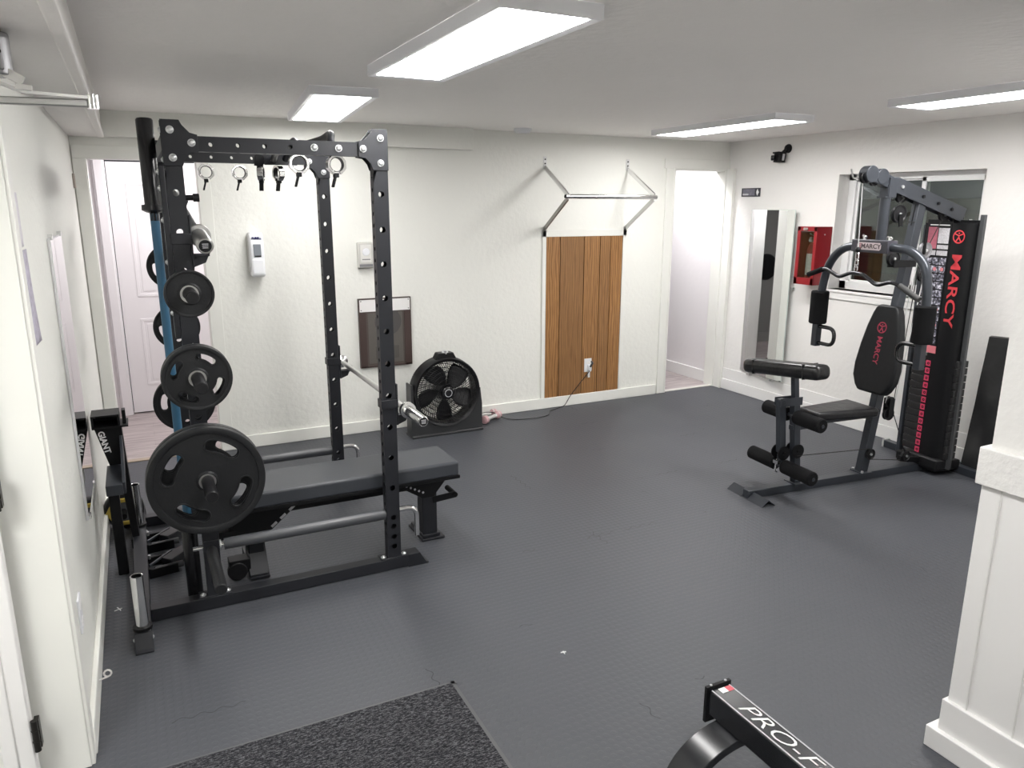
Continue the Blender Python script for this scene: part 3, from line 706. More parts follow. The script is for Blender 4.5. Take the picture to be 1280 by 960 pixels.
# vertical cap and knob of the near rear upright seen beside the door
build(MB().cyl((RX1, NY0+0.03, 1.745), (RX1+0.028, NY0+0.03, 1.745), 0.011, seg=12).cyl((RX1+0.028, NY0+0.03, 1.745), (RX1+0.05, NY0+0.03, 1.745), 0.016, seg=16), 'pull_pin', BLACK_SATIN)
mb = MB().box((RX0-0.022, NY0-0.004, 1.20), (RX0-0.002, NY0+0.05, 1.86))
for z in (1.84, 1.78, 1.66, 1.50, 1.30): bolt(mb, (RX0-0.022, NY0+0.02, z), (-1, 0, 0), 0.010)
build(mb, 'rear_mounting_rail', bevel=0.002)

# ------------------------------------------------------------------ weight plates
def plate_mesh(R, th, slots, rs=None):
    """disc lying in XY, thickness along z centred; slots = number of grip windows"""
    mb = MB(); bm = mb.bm; n = 72
    def loop(pts):
        vs_ = [bm.verts.new((x, y, -th*0.28)) for x, y in pts]
        return [bm.edges.new((vs_[i], vs_[(i+1) % len(vs_)])) for i in range(len(vs_))]
    ed = loop([(R*0.9*cos(2*pi*k/n), R*0.9*sin(2*pi*k/n)) for k in range(n)])
    ed += loop([(0.0265*cos(2*pi*k/32), 0.0265*sin(2*pi*k/32)) for k in range(32)])
    win = []
    if slots:
        rm, hw, da = R*0.655, R*0.115, radians(17)
        for s_ in range(slots):
            a0 = 2*pi*s_/slots+radians(22); pts = []
            for k in range(9): a = a0-da+2*da*k/8; pts.append(((rm+hw)*cos(a), (rm+hw)*sin(a)))
            for k in range(1, 8):
                b = k*pi/8; c = a0+da; cx, cy = rm*cos(c), rm*sin(c)
                pts.append((cx+hw*cos(c+b), cy+hw*sin(c+b)))
            for k in range(9): a = a0+da-2*da*k/8; pts.append(((rm-hw)*cos(a), (rm-hw)*sin(a)))
            for k in range(1, 8):
                b = pi+k*pi/8; c = a0-da; cx, cy = rm*cos(c), rm*sin(c)
                pts.append((cx+hw*cos(c+b), cy+hw*sin(c+b)))
            ed += loop(pts); win.append(pts)
    bmesh.ops.triangle_fill(bm, edges=ed, use_beauty=True)
    fs_ = bm.faces[:]
    r = bmesh.ops.extrude_face_region(bm, geom=fs_)
    bmesh.ops.translate(bm, verts=[v for v in r['geom'] if isinstance(v, bmesh.types.BMVert)], vec=(0, 0, th*0.56))
    for pts in win:      # raised lip round every window
        for zz in (th*0.28, -th*0.28):
            P = [Vector((x, y, zz)) for x, y in pts]; P.append(P[0]); P.append(P[1])
            mb.tube(P, R*0.016, seg=6, caps=False)
    h = th/2
    mb.lathe([(R*0.87, h*0.5), (R*0.885, h*0.80), (R*0.91, h*0.88), (R*0.965, h*0.92), (R*0.992, h*0.85), (R, h*0.55), (R, -h*0.55), (R*0.992, -h*0.85), (R*0.965, -h), (R*0.91, -h), (R*0.885, -h*0.92), (R*0.87, -h*0.5)], (0, 0, 0), (0, 0, 1), seg=72)
    mb.lathe([(0.0262, h*0.96), (0.036, h*0.96), (0.040, h*0.7), (0.043, h*0.5), (0.043, -h*0.5), (0.040, -h*0.7), (0.036, -h*0.96), (0.0262, -h*0.96)], (0, 0, 0), (0, 0, 1), seg=40, closed=True)
    return mb
PLATES = {}
def make_plate(kind, R, th, slots):
    o = plate_mesh(R, th, slots).build('weight_plate', RUBBER)
    ring = MB().lathe([(0.0245, th*0.52), (0.0325, th*0.52), (0.0325, -th*0.52), (0.0245, -th*0.52)], (0, 0, 0), (0, 0, 1), seg=32, closed=True).build('steel_bush', STEEL, o, label='bright steel centre ring')
    PLATES[kind] = o; return o
used_plate = set()
def hang_plate(kind, y, z, label, spin, sz=None):
    src = PLATES[kind]; o = src if kind not in used_plate else copy_tree(src); used_plate.add(kind)
    o.location = (PXC, y, z); o.rotation_euler = (radians(90), spin, 0)
    tag(o, label, 'weight plate', 'rubber weight plates on the rack pegs')
make_plate('large', 0.222, 0.040, 4); make_plate('medium', 0.128, 0.030, 4); make_plate('small', 0.088, 0.026, 0); make_plate('mid_large', 0.160, 0.032, 4); make_plate('small_grip', 0.118, 0.026, 4)
hang_plate('large', 3.055, 0.655-0.004, 'largest black rubber plate, outermost on the near side of the rack', 0.86)
hang_plate('large', 3.098, 0.655-0.004, 'largest black rubber plate just behind the outermost one, near side of the rack', 1.16)
hang_plate('medium', 3.045, 1.071, 'medium black four-slot plate, outermost on the near middle peg', 0.86)
hang_plate('medium', 3.077, 1.071, 'medium black four-slot plate behind the outermost one on the near middle peg', 0.96)
hang_plate('small', 3.03, 1.396, 'small solid black plate on the top near peg', 0.0)
hang_plate('small_grip', 4.42, 1.396, 'black plate on the top far peg, mostly hidden behind the uprights', 0.2)
hang_plate('small_grip', 4.42, 1.071, 'black slotted plate on the second far peg, below the small solid plate', 0.1)
hang_plate('mid_large', 4.41, 0.651, 'black slotted plate on the far peg above the largest near plate', 0.5)

# ------------------------------------------------------------------ barbells
def barbell(name_label, L_, sleeve, shaft_mat, sleeve_mat, rs=0.025, rsh=0.0142):
    """along local z from 0 to L_"""
    t = thing('barbell', name_label, 'barbell', group='olympic barbells on the rack')
    MB().cyl((0, 0, sleeve), (0, 0, L_-sleeve), rsh, seg=18).build('shaft', shaft_mat, t)
    for a, s_ in ((0, 1), (L_, -1)):
        q = MB().lathe([(0, a), (rs-0.004, a), (rs, a+s_*0.006), (rs, a+s_*(sleeve-0.03))], (0, 0, 0), (0, 0, 1), seg=28)
        sl = q.build('sleeve', sleeve_mat, t)
        MB().lathe([(rs-0.003, a+s_*(sleeve-0.035)), (rs+0.012, a+s_*(sleeve-0.033)), (rs+0.013, a+s_*(sleeve-0.012)), (rs-0.002, a+s_*(sleeve-0.004)), (rsh, a+s_*sleeve), (rsh, a+s_*(sleeve+0.03))], (0, 0, 0), (0, 0, 1), seg=28).build('collar_flange', sleeve_mat, t)
        MB().lathe([(0, a-s_*0.001), (rs*0.74, a-s_*0.001), (rs*0.74, a)], (0, 0, 0), (0, 0, 1), seg=24).build('end_cap', BLACK_SATIN, t, label='dark recessed end cap')
    return t
def aim(o, p0, p1):
    p0, p1 = Vector(p0), Vector(p1); o.location = p0; o.rotation_mode = 'QUATERNION'
    o.rotation_quaternion = Vector((0, 0, 1)).rotation_difference((p1-p0).normalized())
b1 = barbell('blue-shafted barbell standing upright at the rear corner of the rack with black sleeves', 2.045, 0.365, BLUE, mat('black_sleeve', (0.012, 0.012, 0.014), 0.24), rs=0.032, rsh=0.0175)
aim(b1, (0.094, 3.335, 0.006), (0.090, 3.43, 2.045))
b2 = barbell('chrome-sleeved barbell racked on the front hooks above the bench', 1.66, 0.235, STEEL, CHROME)
aim(b2, (1.056, 2.975, 0.800), (1.056, 4.62, 0.800))
b3 = barbell('dark-shafted barbell with round end cap on the high rear hooks', 1.66, 0.235, PIPE, STEEL, rs=0.031)
aim(b3, (0.243, 3.06, 1.568), (0.226, 4.62, 1.80))
for bb in (b3, b2):
    for zz in (-0.0015,):
        m_ = MB()
        for k in range(3): m_.box((-0.011+k*0.0005, -0.009+k*0.007, zz-0.001), (0.011-k*0.0005, -0.006+k*0.007, zz))
        m_.build('cap_lettering', GREYPRINT, bb)
# ------------------------------------------------------------------ collars hanging from the beams
def collar():
    t = thing('barbell_collar', 'x', 'barbell collar', group='lever collars hanging under the rack beams')
    n = 8; ro, ri, h = 0.0425, 0.030, 0.030
    mb = MB(); bm = mb.bm
    ang = [radians(-70)+radians(320)*k/26 for k in range(27)]
    rg = []
    for a in ang:
        seg = pi/4; rr = ro*cos(seg/2)/cos(((a+seg/2) % seg)-seg/2)
        rg.append([bm.verts.new((r_*cos(a), y_, r_*sin(a))) for r_, y_ in ((rr, -h/2), (ri, -h/2), (ri, h/2), (rr, h/2))])
    for a, b in zip(rg, rg[1:]):
        for k in range(4): bm.faces.new((a[k], a[(k+1) % 4], b[(k+1) % 4], b[k]))
    bm.faces.new(rg[0]); bm.faces.new(rg[-1][::-1])
    mb.build('ring', CHROME, t, smooth=30, bevel=0.001)
    MB().lathe([(0.0302, -0.012), (0.0275, -0.012), (0.0275, 0.012), (0.0302, 0.012)], (0, 0, 0), (0, 1, 0), seg=26, closed=True).build('rubber_liner', BLACK_SATIN, t)
    MB().box((-0.012, -0.012, -0.052), (0.008, 0.012, -0.034)).bar((-0.004, 0, -0.044), (-0.018, 0, -0.092), 0.008, 0.022, up=(0, 1, 0)).build('lever', BLACK, t, bevel=0.0015, label='black lever')
    return t
c0 = collar()
for i, (x, y, z, rz, lb) in enumerate([(0.378, 4.31, 1.883, 0, 'chrome lever collar hanging from the far beam, nearest to the blue barbell'),
    (0.543, 4.31, 1.883, 0, 'chrome lever collar hanging face-on from the far beam, left of two edge-on ones'),
    (0.652, 4.31, 1.883, 1.25, 'dark collar turned edge-on under the far beam, left one of the pair'),
    (0.743, 4.31, 1.883, -1.2, 'dark collar turned edge-on under the far beam, right one of the pair'),
    (0.645, 3.255, 1.883, 0, 'larger-looking chrome collar under the near beam, left of the far front upright'),
    (0.798, 3.255, 1.883, 0.1, 'chrome collar under the near beam overlapping the far front upright')]):
    o = c0 if i == 0 else copy_tree(c0); o.location = (x, y, z); o.rotation_euler = (0, 0, rz); o['label'] = lb

# ================================================================== FLAT BENCH
BO = Vector((0.87, 3.55, 0)); ba = math.atan2(0.15, 0.95)*0.0
bench = thing('flat_bench', 'flat weight bench with a charcoal pad standing inside the rack', 'weight bench', BO, 0.0)
# pad from (0.40..1.36) x (3.36..3.66)
def bb(mb, name, m=RACK, parent=None, **k): return mb.build(name, m, parent or bench, off=BO, **k)
PX0, PX1, PY0, PY1 = 0.16, 1.372, 3.345, 3.645
mb = MB(); pts = [(PX0, PY0), (PX1-0.0, PY0), (PX1, PY0+0.0), (PX1, PY1-0.045), (PX1-0.05, PY1), (PX0, PY1)]
mb.box((PX0, PY0, 0.375), (PX1, PY1, 0.452))
p_ = bb(mb, 'seat_pad', PAD_GREY); bv = p_.modifiers.new('bevel', 'BEVEL'); bv.width = 0.014; bv.segments = 4
bb(MB().box((PX0+0.01, PY0+0.004, 0.360), (PX1+0.006, PY1-0.004, 0.377)), 'pad_board', BLACK, bevel=0.002)
yc = 3.52
bb(MB().box((0.20, yc-0.04, 0.285), (1.30, yc+0.03, 0.355)), 'spine', BLACK, bevel=0.003)
# front end: wedge bracket, post and foot
mb = MB()
for yy in (yc-0.052, yc+0.040):
    mb.prism([(1.06, 0.36), (1.36, 0.36), (1.36, 0.335), (1.275, 0.235), (1.215, 0.235), (1.06, 0.335)], (0, yy, 0), (1, 0, 0), (0, 0, 1), (0, 0.006, 0))
bb(mb, 'bracket', BLACK, bevel=0.001)
mb = MB()
for k in range(5): mb.cyl((1.13+k*0.022, yc-0.0535, 0.315-k*0.012), (1.13+k*0.022, yc-0.0515, 0.315-k*0.012), 0.006, seg=10)
bb(mb, 'bracket_holes', GREYPRINT)
bb(MB().box((1.215, yc-0.045, 0.02), (1.295, yc+0.035, 0.30)), 'leg', RACK, bevel=0.003)
bb(MB().box((1.20, yc-0.075, 0.0), (1.325, yc+0.15, 0.014)).box((1.21, yc-0.06, 0.014), (1.305, yc+0.14, 0.030)), 'foot', RACK, bevel=0.003)
h = bb(MB().bar((1.27, yc-0.048, 0.215), (1.40, yc-0.048, 0.225), 0.006, 0.035, up=(0, 0, 1)), 'adjust_lever', BLACK, bevel=0.001)
bb(MB().tube([(1.395, yc-0.06, 0.226), (1.395, yc+0.06, 0.226)], 0.014, seg=14), 'grip', FOAM, h)
# rear end: ladder bracket, leg and foot, wheel
mb = MB()
for yy in (yc-0.052, yc+0.040):
    mb.prism([(0.20, 0.36), (0.62, 0.36), (0.60, 0.335), (0.44, 0.20), (0.40, 0.185), (0.36, 0.19), (0.20, 0.30)], (0, yy, 0), (1, 0, 0), (0, 0, 1), (0, 0.006, 0))
bb(mb, 'bracket', BLACK, bevel=0.001)
mb = MB()
for k in range(3): mb.bar((0.455+k*0.043, yc-0.053, 0.228+k*0.034), (0.480+k*0.043, yc-0.053, 0.248+k*0.034), 0.003, 0.012, up=(0, 0, 1))
bb(mb, 'ladder_slots', GREYPRINT)
mb = MB().box((0.345, yc-0.04, 0.06), (0.415, yc+0.03, 0.25))
bb(mb, 'leg', RACK, bevel=0.003)
mb = MB().prism([(0, 0.14), (0.03, 0.14), (0.115, 0.02), (0.135, 0.02), (0.135, 0.006), (0.0, 0.006)], (0.335, 3.535, 0), (0, -1, 0), (0, 0, 1), (0.088, 0, 0))
bb(mb, 'foot', RACK, bevel=0.003, label='black sloped foot with a bent end')
bb(MB().box((0.335, 3.53, 0.006), (0.423, 3.70, 0.05)), 'foot', RACK, bevel=0.003)
bb(MB().lathe([(0, 0), (0.04, 0), (0.045, 0.006), (0.045, 0.03), (0.04, 0.036), (0, 0.036)], (0.285, 3.435, 0.046), (0, 1, 0), seg=28), 'transport_wheel', BLACK_SATIN)
bb(MB().box((0.25, 3.44, 0.035), (0.345, 3.51, 0.10)), 'wheel_bracket', BLACK, bevel=0.003)
bb(MB().box((0.22, yc-0.05, 0.20), (0.35, yc+0.04, 0.24)), 'rear_handle', BLACK, bevel=0.003)

# ================================================================== SPARE ATTACHMENTS ON THE FLOOR
def spotter(x, y, rz, label):
    t = thing('rack_attachment', label, 'rack attachment', (x, y, 0), rz, 'spare black rack attachments lying on the floor')
    MB().box((-0.035, -0.030, 0.012), (0.105, 0.032, 0.066), rot=(0, -0.05, 0.62)).build('padded_cup', RACK, t, bevel=0.004)
    MB().box((-0.10, -0.085, 0.0), (0.02, -0.073, 0.045)).box((-0.10, 0.055, 0.0), (0.03, 0.067, 0.045)).box((-0.11, -0.085, 0.0), (-0.098, 0.067, 0.050)).build('bracket', BLACK, t, bevel=0.002)
    MB().bar((-0.10, -0.05, 0.052), (0.02, 0.045, 0.060), 0.010, 0.010).build('edge_rod', GUNMETAL, t)
    MB().cyl((-0.08, -0.066, 0.03), (0.045, -0.066, 0.03), 0.016, seg=16).build('roller', DARKGREY, t)
    MB().cyl((-0.085, 0.02, 0.055), (-0.085, 0.02, 0.075), 0.006, seg=10).build('pin', BOLT, t)
    return t
spotter(0.005, 4.03, 0.12, 'spare black rack attachment on the floor behind the other one, by the far bar holder')
spotter(0.005, 3.74, 0.18, 'spare black rack attachment on the floor closer to the front, beside the rear rack beam')

# ================================================================== GIANT ATTACHMENT AND WHEEL IN THE LEFT CORNER
GO = Vector((-0.19, 3.95, 0))
g = thing('dip_attachment', 'white-lettered black tapered steel attachment with a grey arm by the left wall', 'rack attachment', GO)
def gb(mb, name, m=RACK, **k): return mb.build(name, m, g, off=GO, **k)
gp = gb(MB().prism([(-0.262, 0.665), (-0.142, 0.665), (-0.134, 0.40), (-0.124, 0.16), (-0.118, 0.0), (-0.150, 0.0), (-0.158, 0.16), (-0.172, 0.36), (-0.205, 0.43)], (0, 4.02, 0), (1, 0, 0), (0, 0, 1), (0, 0.075, 0)), 'tapered_panel', BLACK, bevel=0.003)
text('lettering', 'GIANT', 0.038, WHITEPRINT, (-0.224, 4.0185, 0.585), (0.20, 0, -0.98), (0.98, 0, 0.20), gp, off=GO, bold=0.0012)
gb(MB().box((-0.268, 3.99, 0.66), (-0.110, 4.13, 0.668)).box((-0.268, 4.12, 0.66), (-0.145, 4.128, 0.725)).box((-0.268, 3.99, 0.66), (-0.258, 4.128, 0.722)).box((-0.155, 4.0, 0.668), (-0.145, 4.128, 0.722)).box((-0.268, 3.99, 0.718), (-0.145, 4.128, 0.726)), 'tray', BLACK, bevel=0.001)
gb(MB().box((-0.134, 4.03, 0.668), (-0.118, 4.08, 0.735)), 'tray_tab', BLACK, bevel=0.001)
gb(MB().box((-0.225, 3.70, 0.415), (-0.155, 4.02, 0.465)), 'arm', GUNMETAL, bevel=0.003, label='dark grey box arm')
gb(MB().prism([(0, 0), (0.30, 0.10), (0.30, 0.20), (0.26, 0.20), (0.0, 0.055)], (-0.155, 3.72, 0.412), (0, 1, 0), (0, 0, 1), (0.012, 0, 0)), 'side_plate', GUNMETAL, bevel=0.001)
gb(MB().bar((-0.197, 3.745, 0.42), (-0.197, 3.765, 0.0), 0.045, 0.045, up=(1, 0, 0)), 'leg', BLACK, bevel=0.004)
gb(MB().box((-0.160, 4.03, 0.0), (-0.120, 4.22, 0.05)), 'foot_block', BLACK, bevel=0.004)
# black and yellow wheel
wo = thing('exercise_wheel', 'black exercise wheel with a yellow rim on the floor in the left corner', 'exercise wheel', (-0.19, 4.36, 0))
MB().lathe([(0.070, -0.035), (0.092, -0.032), (0.100, -0.02), (0.100, 0.02), (0.092, 0.032), (0.070, 0.035)], (0, 0, 0.101), (0, 1, 0), seg=36, closed=True).build('tyre', BLACK_SATIN, wo)
mb = MB()
mb.lathe([(0.062, -0.05), (0.088, -0.05), (0.088, -0.034), (0.062, -0.034)], (0, 0, 0.101), (0, 1, 0), seg=6, closed=True)
mb.build('rim', YELLOW, wo, bevel=0.004, label='yellow faceted rim')
MB().cyl((0, -0.04, 0.101), (0, 0.04, 0.101), 0.064, seg=28).build('hub', DARKGREY, wo)
MB().cyl((0, -0.12, 0.101), (0, 0.12, 0.101), 0.016, seg=16).build('axle_grip', FOAM, wo)
# ================================================================== HOME GYM (local frame: x along the base, y to the far side)
gym = thing('home_gym', 'grey and black multi-station home gym with red lettering beside the window', 'home gym', (3.16, 3.165, 0), radians(-5.3))
def mp(mb, name, m=GUNMETAL, parent=None, **k): return mb.build(name, m, parent or gym, **k)
def pulley(name, c, r, m=BLACK_SATIN, axis=(0, 1, 0), th=0.022, bracket=None):
    p = mp(MB().lathe([(0, th*0.35), (r*0.35, th*0.5), (r*0.55, th*0.3), (r*0.8, th*0.3), (r*0.9, th*0.5), (r, th*0.5), (r*0.86, 0.0), (r, -th*0.5), (r*0.9, -th*0.5), (r*0.8, -th*0.3), (r*0.55, -th*0.3), (r*0.35, -th*0.5), (0, -th*0.35)], c, axis, seg=28), name, m)
    a = Vector(axis); c = Vector(c)
    mp(MB().cyl(c-a*th*0.75, c+a*th*0.75, 0.008, seg=8), 'pulley_bolt', BOLT, p)
    return p
# base
mp(MB().box((0, -0.027, 0.0), (1.585, 0.027, 0.05)), 'base_beam', bevel=0.003)
mp(MB().box((1.585, -0.45, 0.0), (1.64, 0.45, 0.05)), 'cross_beam', bevel=0.003)
mp(MB().box((1.582, 0.448, -0.0), (1.643, 0.462, 0.055)), 'end_cap', mat('pale_cap', (0.5, 0.5, 0.5), 0.4), label='pale plastic end cap')
mp(MB().box((1.582, -0.462, 0.0), (1.643, -0.448, 0.055)), 'end_cap', BLACK_SATIN)
for s_ in (-1, 1):
    mb = MB(); 
    mb.prism([(-0.045, 0.0), (0.0, 0.032), (0.045, 0.0), (0.052, 0.0), (0.002, 0.038), (-0.002, 0.038), (-0.052, 0.0)], (0.040, s_*0.027, 0), (1, 0, 0), (0, 0, 1), (0, s_*0.135, 0))
    mp(mb, 'front_foot', bevel=0.001, label='bent grey steel foot plate')
# front post with curl pad
mp(MB().bar((0.372, 0, 0.05), (0.312, 0, 0.585), 0.045, 0.045, up=(0, 1, 0)), 'front_post', bevel=0.003)
mp(MB().bar((0.318, 0, 0.55), (0.292, 0, 0.76), 0.034, 0.034, up=(0, 1, 0)), 'curl_pad_post', bevel=0.002)
mp(MB().box((0.33, -0.05, 0.05), (0.42, 0.05, 0.056)), 'post_flange')
for v in (-0.038, 0.038): mp(MB().cyl((0.415, v, 0.054), (0.415, v, 0.068), 0.008, seg=8), 'base_bolt', BOLT)
cp0, cp1 = Vector((0.215, 0.325, 0.742)), Vector((0.262, -0.265, 0.808))
d_ = (cp1-cp0); up_ = Vector((0, 0, 1))
mb = MB().bar(cp0, cp1, 0.125, 0.088)
cpad = mp(mb, 'curl_pad', VINYL); b_ = cpad.modifiers.new('bevel', 'BEVEL'); b_.width = 0.034; b_.segments = 4
for f in (0.16, 0.82):
    a = cp0+d_*f; mp(MB().bar(a, a+d_.normalized()*0.004, 0.1262, 0.0892), 'stitched_seam', BLACK_GLOSS, cpad, bevel=0.03)
# upper and lower foam rollers on axles
for (u, z, a, b, n_) in ((0.305, 0.485, -0.245, 0.235, 'u'), (0.245, 0.180, -0.275, 0.265, 'l')):
    mp(MB().cyl((u, a-0.006, z), (u, b+0.006, z), 0.011, seg=12), 'roller_axle', GUNMETAL)
    for p, q in ((a, -0.035), (0.035, b)):
        r_ = 0.043
        fr = mp(MB().lathe([(0.012, 0), (r_-0.006, 0), (r_, 0.006), (r_, q-p-0.006), (r_-0.006, q-p), (0.012, q-p)], (u, p, z), (0, 1, 0), seg=28), 'foam_roller', FOAM)
        e = p if p < 0 else q
        mp(MB().cyl((u, e-0.003, z), (u, e+0.003, z), 0.012, seg=12), 'roller_cap', BLACK_GLOSS, fr)
# leg developer lever
mp(MB().box((0.185, -0.030, 0.555), (0.345, -0.024, 0.605)).box((0.185, 0.024, 0.555), (0.345, 0.030, 0.605)).cyl((0.205, -0.032, 0.58), (0.205, 0.032, 0.58), 0.018), 'lever_bracket', bevel=0.001)
mp(MB().bar((0.205, 0, 0.60), (0.240, 0, 0.265), 0.045, 0.038, up=(0, 1, 0)), 'leg_lever', bevel=0.003)
for u, z in ((0.238, 0.262), (0.345, 0.262)):
    mb = MB().cyl((u, -0.032, z), (u, -0.026, z), 0.044, seg=28).cyl((u, 0.026, z), (u, 0.032, z), 0.044, seg=28).cyl((u, -0.038, z), (u, 0.038, z), 0.010, seg=12)
    mp(mb, 'pivot_plates', BLACK)
mp(MB().bar((0.24, 0, 0.25), (0.245, 0, 0.17), 0.03, 0.03, up=(0, 1, 0)), 'lever_foot', bevel=0.002)
mp(MB().tube([(0.20, -0.02, 0.225), (0.185, -0.03, 0.215), (0.180, -0.03, 0.16), (0.195, -0.03, 0.15)], 0.006, seg=8).box((0.178, -0.05, 0.205), (0.20, -0.01, 0.225)), 'snap_hook', CHROME)
# seat
mp(MB().box((0.30, -0.018, 0.395), (0.46, 0.018, 0.425)).box((0.44, -0.02, 0.415), (0.93, 0.02, 0.450)), 'seat_support', bevel=0.002)
mb = MB().prism([(0.42, -0.085), (0.86, -0.135), (0.86, 0.135), (0.42, 0.085)], (0, 0, 0.452), (1, 0, 0), (0, 1, 0), (0, 0, 0.058))
st = mp(mb, 'seat', mat('seat_vinyl', (0.012, 0.012, 0.014), 0.36, spec=0.4, bump=(18, 0.3))); b_ = st.modifiers.new('bevel', 'BEVEL'); b_.width = 0.02; b_.segments = 4
mp(MB().cyl((0.86, -0.055, 0.45), (0.93, -0.055, 0.47), 0.014, seg=14), 'seat_pivot', BLACK_SATIN)
# rear upright (leaning back) and back pad
U0, U1 = Vector((0.905, 0, 0.05)), Vector((1.135, 0, 1.80))
ud = (U1-U0).normalized(); un = Vector((ud.z, 0, -ud.x))
def onup(z): t = (z-U0.z)/(U1.z-U0.z); return U0+(U1-U0)*t
mp(MB().bar(U0, U1, 0.060, 0.050, up=(0, 1, 0)), 'rear_upright', mat('gunmetal_upright', (0.038, 0.043, 0.053), 0.38, metal=0.25), bevel=0.003)
a = onup(1.60)-un*0.026; b = onup(1.725)-un*0.026
mp(MB().bar(a, b, 0.003, 0.016, up=(0, 1, 0)).bar(a, b, 0.016, 0.003, up=(0, 1, 0)), 'upright_slot', BLACK)
mp(MB().box((0.865, -0.05, 0.05), (0.95, 0.05, 0.056)), 'upright_flange')
for v in (-0.038, 0.038): mp(MB().cyl((0.875, v, 0.054), (0.875, v, 0.068), 0.008, seg=8), 'base_bolt', BOLT)
for z in (0.33, 0.38): mp(MB().cyl(onup(z)-un*0.03+Vector((0, -0.01, 0)), onup(z)-un*0.022+Vector((0, -0.01, 0)), 0.009, seg=10), 'adjust_hole', BLACK)
pulley('upright_pulley', (0.930, -0.03, 0.175), 0.036)
pz0, pz1 = 0.565, 1.115
c0_, c1_ = onup(pz0)-un*0.085, onup(pz1)-un*0.085
pl = (c1_-c0_).length; pa = (c1_-c0_).normalized()
prof = [(0.0, 0.095), (0.03, 0.125), (0.09, 0.155), (0.17, 0.160), (0.30, 0.145), (0.42, 0.122), (0.50, 0.098), (0.535, 0.082), (pl, 0.060)]
pts = [(w_, h_) for h_, w_ in prof] + [(-w_, h_) for h_, w_ in prof[::-1]]
mb = MB().prism(pts, c0_, (0, 1, 0), pa, un*0.065)
PADV = mat('back_pad_vinyl', (0.009, 0.0095, 0.011), 0.45, spec=0.3, bump=(12, 0.3))
bp_ = mp(mb, 'back_pad', PADV, smooth=40); b_ = bp_.modifiers.new('bevel', 'BEVEL'); b_.width = 0.016; b_.segments = 4
mp(MB().bar(onup(0.72)-un*0.025, onup(1.0)-un*0.025, 0.05, 0.02, up=(0, 1, 0)), 'pad_bracket', BLACK)
# logo on the back pad : reading downwards
def ring_logo(c, r, ax, ay, m, parent, name='logo'):
    c, ax, ay = Vector(c), Vector(ax).normalized(), Vector(ay).normalized(); mb = MB(); t = r*0.10
    def P(x, y): return c+ax*(x*r)+ay*(y*r)
    mb.tube([P(cos(a), sin(a)) for a in [2*pi*k/36 for k in range(37)]], t, seg=6, caps=False)
    for poly in ([(-0.80, 0.50), (0.0, 0.18), (0.80, 0.50)], [(0.0, 0.20), (0.0, -0.10), (-0.48, -0.82)], [(0.0, -0.10), (0.48, -0.82)], [(-0.12, 0.58), (0.12, 0.58)]):
        mb.tube([P(*q) for q in poly], t*1.15, seg=6)
    for v in mb.bm.verts:
        n_ = ax.cross(ay); dd = (v.co-c).dot(n_); v.co -= n_*dd*0.85
    return mb.build(name, m, parent)
REDDARK = mat('dull_red_print', (0.36, 0.03, 0.07), 0.5)
fc = onup(0.975)-un*(0.085+0.001); ring_logo(fc, 0.032, (0, -1, 0), pa, REDDARK, bp_)
tc_ = onup(0.835)-un*(0.085+0.001)
text('lettering', 'MARCY', 0.052, REDDARK, tc_, -pa, (0, -1, 0), bp_, bold=0.0008)
# sloping top boom
B0, B1 = Vector((0.72, 0, 1.893)), Vector((1.475, 0, 1.662)); bd = (B1-B0).normalized(); bn = Vector((-bd.z, 0, bd.x))
mp(MB().bar(B0, Vector(B0).lerp(B1, 0.32), 0.050, 0.072, up=(0, 0, 1)), 'boom_front', bevel=0.003)
mb = MB()
q0, q1 = Vector(B0).lerp(B1, 0.22), B1
mb.bar(q0+Vector((0, -0.030, 0)), q1+Vector((0, -0.030, 0)), 0.006, 0.086).bar(q0+Vector((0, 0.030, 0)), q1+Vector((0, 0.030, 0)), 0.006, 0.086).bar(q0+bn*0.040, q1+bn*0.040, 0.064, 0.006)
mp(mb, 'boom', bevel=0.001)
for k, t in enumerate((0.28, 0.52, 0.66, 0.88)):
    c = Vector(q0).lerp(q1, [0.08, 0.38, 0.60, 0.80][k]); mp(MB().cyl(c+Vector((0, -0.042, 0)), c+Vector((0, -0.032, 0)), 0.010, seg=8), 'boom_bolt', BOLT if k == 0 else BLACK)
mp(MB().bar(B1-bn*0.06, B1+bn*0.055, 0.075, 0.010, up=(0, 1, 0)), 'boom_end_plate', BLACK)
mp(MB().lathe([(0, -0.03), (0.048, -0.03), (0.048, 0.03), (0, 0.03)], (0.70, 0, 1.897), (0, 1, 0), seg=24), 'pulley_housing', bevel=0.003)
mp(MB().lathe([(0, -0.028), (0.045, -0.028), (0.045, 0.028), (0, 0.028)], (0.785, 0, 1.885), (0, 1, 0), seg=24), 'pulley_housing', bevel=0.003)
for u, z, r_ in ((0.675, 1.880, 0.034), (0.97, 1.775, 0.038), (1.34, 1.665, 0.038), (0.745, 1.862, 0.030)): pulley('boom_pulley', (u, 0, z), r_)
mp(MB().tube([(0.655, 0.02, 1.87), (0.605, 0.02, 1.875), (0.585, 0.02, 1.925)], 0.005, seg=8, fillet=0.01), 'cable_hook', STEEL)
